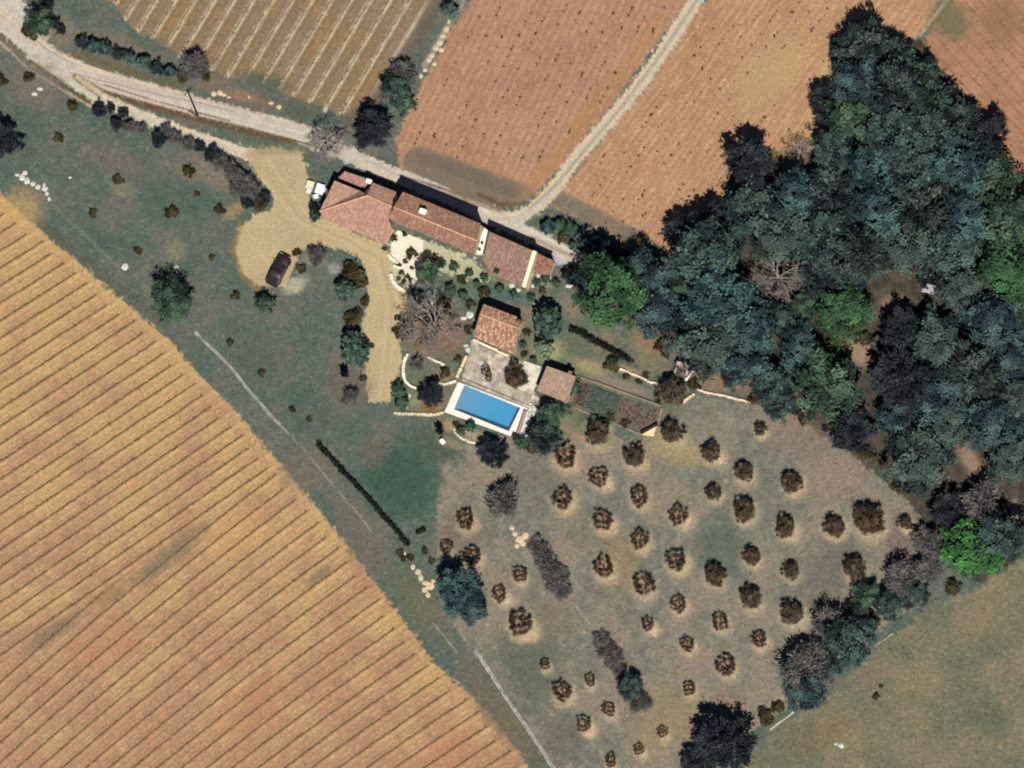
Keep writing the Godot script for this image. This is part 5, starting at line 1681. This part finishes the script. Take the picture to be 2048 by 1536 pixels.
		for side in [-1.0, 1.0]:
			var g := Bag.new()
			for k in e[1].size() - 1:
				var a := at(e[1][k][0], e[1][k][1]) - o.position
				var b := at(e[1][k + 1][0], e[1][k + 1][1]) - o.position
				var d := (b - a).normalized()
				var sd: Vector3 = Vector3(-d.z, 0, d.x) * side * e[2] * 0.42
				var turn := atan2(-d.z, d.x)
				var n := int(a.distance_to(b) / 0.8) + 1
				for q in n:
					var f := rnd(0.55, 1.1)
					var k0 := lin(214, 212, 206) if e[2] >= 0.3 else lin(176, 174, 166)
					if e[2] < 0.3 and rng.randf() < 0.12:
						continue
					g.box(Transform3D(Basis(Vector3.UP, turn), a.lerp(b, (q + 0.5) / n) + sd + Vector3(0, -0.05, 0)), Vector3(a.distance_to(b) / n * 1.0, 0.11 + rnd(-0.02, 0.02), e[2] * 0.34), Color(k0.r * f, k0.g * f, k0.b * f))
			part("channel_side", g.mesh(), plaster(), o, "stuff")
		tag(o, e[0], "channel")
	# pale broken kerbs below the lower hedge
	low_wall("stone_edging", "bright white kerb at the lower hedge's end", [[1540, 1460], [1556, 1448], [1572, 1436], [1588, 1424]], 0.28, 0.25, lin(196, 190, 172), "kerb")
	low_wall("stone_edging", "short white kerb beside the lower hedge's middle", [[1746, 1294], [1766, 1282], [1786, 1266]], 0.2, 0.2, lin(176, 168, 152), "kerb")
	# utility pole
	var po := base("utility_pole", at(396, 232))
	var g5 := Bag.new()
	g5.tube(Vector3(0, -0.2, 0), Vector3(0, 8.0, 0), 0.17, 0.12, 9, Color(0.14, 0.11, 0.085), true)
	part("pole", g5.mesh(), bark(), po)
	var g6 := Bag.new()
	g6.box(Transform3D(Basis(Vector3.UP, 0.9), Vector3(0, 7.5, 0)), Vector3(1.5, 0.12, 0.12), Color(0.14, 0.11, 0.085))
	part("crossarm", g6.mesh(), bark(), po)
	for e in [-0.65, 0.0, 0.65]:
		var g7 := Bag.new()
		g7.tube(Vector3(0, 7.62, 0) + Basis(Vector3.UP, 0.9) * Vector3(e, 0, 0), Vector3(0, 7.82, 0) + Basis(Vector3.UP, 0.9) * Vector3(e, 0, 0), 0.06, 0.04, 6, Color(0.3, 0.28, 0.25), true)
		part("insulator", g7.mesh(), bark(), po)
	tag(po, "wooden utility pole between road and lane, long shadow", "utility pole")
	# garden furniture behind the wing
	for e in [["garden_table", "cream slatted garden table at the wing's left end", 620, 370, 1.1, 1.2, lin(226, 220, 188, 0.85)], ["garden_table", "larger white garden table nearest the wing's end wall", 640, 378, 1.25, 1.5, lin(244, 248, 250, 0.85)]]:
		var o := base(e[0], at(e[2], e[3], 0.7), -0.3)
		var n := 6
		for q in n:
			var g := Bag.new()
			g.box(Transform3D(Basis(), Vector3((q - n * 0.5 + 0.5) * e[4] / n, 0.72, 0)), Vector3(e[4] / n * 0.93, 0.035, e[5]), e[6])
			part("slat", g.mesh(), plaster(), o)
		for sx in [-1.0, 1.0]:
			for sz in [-1.0, 1.0]:
				var g := Bag.new()
				g.box(Transform3D(Basis(), Vector3(sx * e[4] * 0.42, 0, sz * e[5] * 0.42)), Vector3(0.07, 0.72, 0.07), e[6])
				part("leg", g.mesh(), plaster(), o)
		tag(o, e[1], "table")
	chair(653, 384, 0.5, "white garden chair right of the larger white table")
	chair(618, 383, -0.4, "cream garden chair below the cream table")
	chair(633, 393, 1.8, "pale garden chair below the larger white table")
	chair(886, 884, 0.7, "white sun chair alone on grass left of pool")
	car()

func chair(x: float, y: float, turn: float, label: String) -> void:
	var o := base("garden_chair", at(x, y, 0.5), turn)
	var k := lin(240, 242, 240, 0.85)
	var b := Bag.new()
	b.box(Transform3D(Basis(), Vector3(0, 0.4, 0)), Vector3(0.6, 0.06, 0.62), k)
	part("seat", b.mesh(), plaster(), o)
	b = Bag.new()
	b.box(Transform3D(Basis(Vector3.RIGHT, -0.25), Vector3(0, 0.43, -0.3)), Vector3(0.6, 0.6, 0.06), k)
	part("backrest", b.mesh(), plaster(), o)
	for sx in [-1.0, 1.0]:
		b = Bag.new()
		b.box(Transform3D(Basis(), Vector3(sx * 0.3, 0.6, 0)), Vector3(0.07, 0.04, 0.6), k)
		part("armrest", b.mesh(), plaster(), o)
		for sz in [-1.0, 1.0]:
			b = Bag.new()
			b.box(Transform3D(Basis(), Vector3(sx * 0.29, 0, sz * 0.27)), Vector3(0.05, 0.6 if sz > 0 else 0.42, 0.05), k)
			part("leg", b.mesh(), plaster(), o)
	tag(o, label, "chair")

func loft(rings: Array, k: Color) -> ArrayMesh:
	var st := SurfaceTool.new()
	st.begin(Mesh.PRIMITIVE_TRIANGLES)
	st.set_smooth_group(0)
	var n: int = rings[0].size()
	var put := func(p: Vector3) -> void:
		st.set_color(k)
		st.add_vertex(p)
	for r in rings.size() - 1:
		for q in n:
			var s := (q + 1) % n
			for p in [rings[r][q], rings[r + 1][q], rings[r][s], rings[r][s], rings[r + 1][q], rings[r + 1][s]]:
				put.call(p)
	for e in [0, rings.size() - 1]:
		var c := Vector3.ZERO
		for p in rings[e]:
			c += p / n
		for q in n:
			var s := (q + 1) % n
			for p in ([c, rings[e][q], rings[e][s]] if e == 0 else [c, rings[e][s], rings[e][q]]):
				put.call(p)
	st.generate_normals()
	return st.commit()

func section(x: float, hw: float, y0: float, y1: float, top: float) -> Array:   # a rounded cross-section of a car at x
	return [Vector3(x, y0, -hw * 0.9), Vector3(x, lerpf(y0, y1, 0.4), -hw), Vector3(x, lerpf(y0, y1, 0.85), -hw * 0.97), Vector3(x, y1, -hw * top), Vector3(x, y1 + 0.02, 0), Vector3(x, y1, hw * top), Vector3(x, lerpf(y0, y1, 0.85), hw * 0.97), Vector3(x, lerpf(y0, y1, 0.4), hw), Vector3(x, y0, hw * 0.9)]

func car() -> void:
	var o := base("parked_car", at(557, 540, 0.9), deg_to_rad(63))
	o.scale = Vector3(1.12, 1.12, 1.18)
	var paint_c := Color(0.020, 0.009, 0.008)
	var pm := mat("car_paint", Color(1, 1, 1), 0.28, 0.5)
	pm.clearcoat_enabled = true
	pm.clearcoat = 0.6
	part("body", loft([section(-2.3, 0.70, 0.35, 0.72, 0.8), section(-2.2, 0.84, 0.28, 0.95, 0.85), section(-1.6, 0.9, 0.25, 1.02, 0.88), section(-0.4, 0.92, 0.22, 1.0, 0.9), section(0.9, 0.92, 0.22, 0.98, 0.9), section(1.7, 0.88, 0.25, 0.90, 0.86), section(2.15, 0.78, 0.3, 0.78, 0.8), section(2.3, 0.6, 0.38, 0.66, 0.8)], paint_c), pm, o)
	part("roof", loft([section(-1.35, 0.68, 1.42, 1.52, 0.85), section(-0.6, 0.70, 1.44, 1.58, 0.85), section(0.15, 0.66, 1.42, 1.52, 0.85)], paint_c), pm, o)
	var gl := mat("car_glass", Color(1, 1, 1), 0.06, 0.6)
	part("cabin_glass", loft([section(-2.0, 0.78, 0.94, 0.98, 0.9), section(-1.38, 0.70, 0.96, 1.48, 0.88), section(0.18, 0.68, 0.96, 1.46, 0.88), section(1.0, 0.78, 0.92, 0.98, 0.9)], Color(0.02, 0.024, 0.028)), gl, o)
	for sx in [-1.4, 1.42]:
		for sz in [-1.0, 1.0]:
			var b := Bag.new()
			b.tube(Vector3(sx, 0.32, sz * 0.70), Vector3(sx, 0.32, sz * 0.93), 0.32, 0.32, 16, Color(0.02, 0.02, 0.02), true)
			var wheel := part("wheel", b.mesh(), mat("rubber", Color(1, 1, 1), 0.8), o)
			b = Bag.new()
			b.tube(Vector3(sx, 0.32, sz * 0.8), Vector3(sx, 0.32, sz * 0.945), 0.2, 0.18, 12, Color(0.35, 0.35, 0.36), true)
			part("rim", b.mesh(), mat("rim", Color(1, 1, 1), 0.35), wheel)
	for sz in [-1.0, 1.0]:
		var b := Bag.new()
		b.box(Transform3D(Basis(), Vector3(2.14, 0.58, sz * 0.58)), Vector3(0.16, 0.16, 0.32), Color(0.7, 0.7, 0.7))
		part("headlight", b.mesh(), gl, o)
		b = Bag.new()
		b.box(Transform3D(Basis(), Vector3(-2.2, 0.7, sz * 0.6)), Vector3(0.12, 0.2, 0.26), Color(0.35, 0.02, 0.02))
		part("tail_light", b.mesh(), gl, o)
		b = Bag.new()
		b.box(Transform3D(Basis(), Vector3(0.75, 0.98, sz * 1.0)), Vector3(0.12, 0.14, 0.2), paint_c)
		part("wing_mirror", b.mesh(), pm, o)
	tag(o, "dark maroon car parked on the drive's round turning place", "car")


func _ready() -> void:
	# camera: far above, a little to the side, with the lens shifted so that the ground shows to scale
	var cam := Camera3D.new()
	cam.name = "camera"
	cam.position = Vector3(LX * H, H, LZ * H)
	cam.rotation_degrees = Vector3(-90, 0, 0)
	var near := 100.0
	cam.set_frustum(1536.0 * S * near / H, Vector2(-LX * near, LZ * near), near, 9000.0)
	# the softness of a lens that looks through two kilometres of air
	var lens := CameraAttributesPhysical.new()
	lens.frustum_focal_length = 500.0
	lens.frustum_near = near
	lens.frustum_far = 9000.0
	lens.frustum_focus_distance = 1000.0
	lens.exposure_aperture = 2.2
	cam.attributes = lens
	cam.set_frustum(1536.0 * S * near / H, Vector2(-LX * near, LZ * near), near, 9000.0)
	cam.current = true
	add_child(cam)
	# sky
	var env := Environment.new()
	env.background_mode = Environment.BG_SKY
	var sm := ProceduralSkyMaterial.new()
	sm.sky_top_color = Color(0.27, 0.36, 0.52)
	sm.sky_horizon_color = Color(0.60, 0.68, 0.78)
	sm.ground_bottom_color = Color(0.30, 0.26, 0.20)
	sm.ground_horizon_color = Color(0.5, 0.5, 0.48)
	sm.sky_curve = 0.12
	sm.sun_angle_max = 10.0
	sm.energy_multiplier = 0.46
	var sky := Sky.new()
	sky.sky_material = sm
	env.sky = sky
	env.tonemap_mode = Environment.TONE_MAPPER_LINEAR
	env.tonemap_exposure = 1.28
	env.sdfgi_enabled = true
	env.ssao_enabled = true
	env.ssil_enabled = true
	var we := WorldEnvironment.new()
	we.name = "world"
	we.environment = env
	add_child(we)
	# sun: from the south, a little east, about sixty degrees up
	var sun := DirectionalLight3D.new()
	sun.name = "sun"
	sun.light_energy = 1.5
	sun.light_color = Color(1.0, 0.955, 0.90)
	sun.light_angular_distance = 0.5
	sun.shadow_enabled = true
	var to := Vector3(-0.38 * 0.53, -1.0, -0.925 * 0.53).normalized()
	sun.basis = Basis.looking_at(to, Vector3.UP)
	add_child(sun)
	nA.seed = 3
	nA.frequency = 0.0075
	nA.fractal_octaves = 3
	nB.seed = 8
	nB.frequency = 0.035
	nB.fractal_octaves = 3
	nC.seed = 15
	nC.frequency = 0.14
	nC.fractal_octaves = 2
	lay_ground()
	ground_cover()
	patio()
	buildings()
	pool()
	yard_things()
	stones()
	vines()
	plant_all()
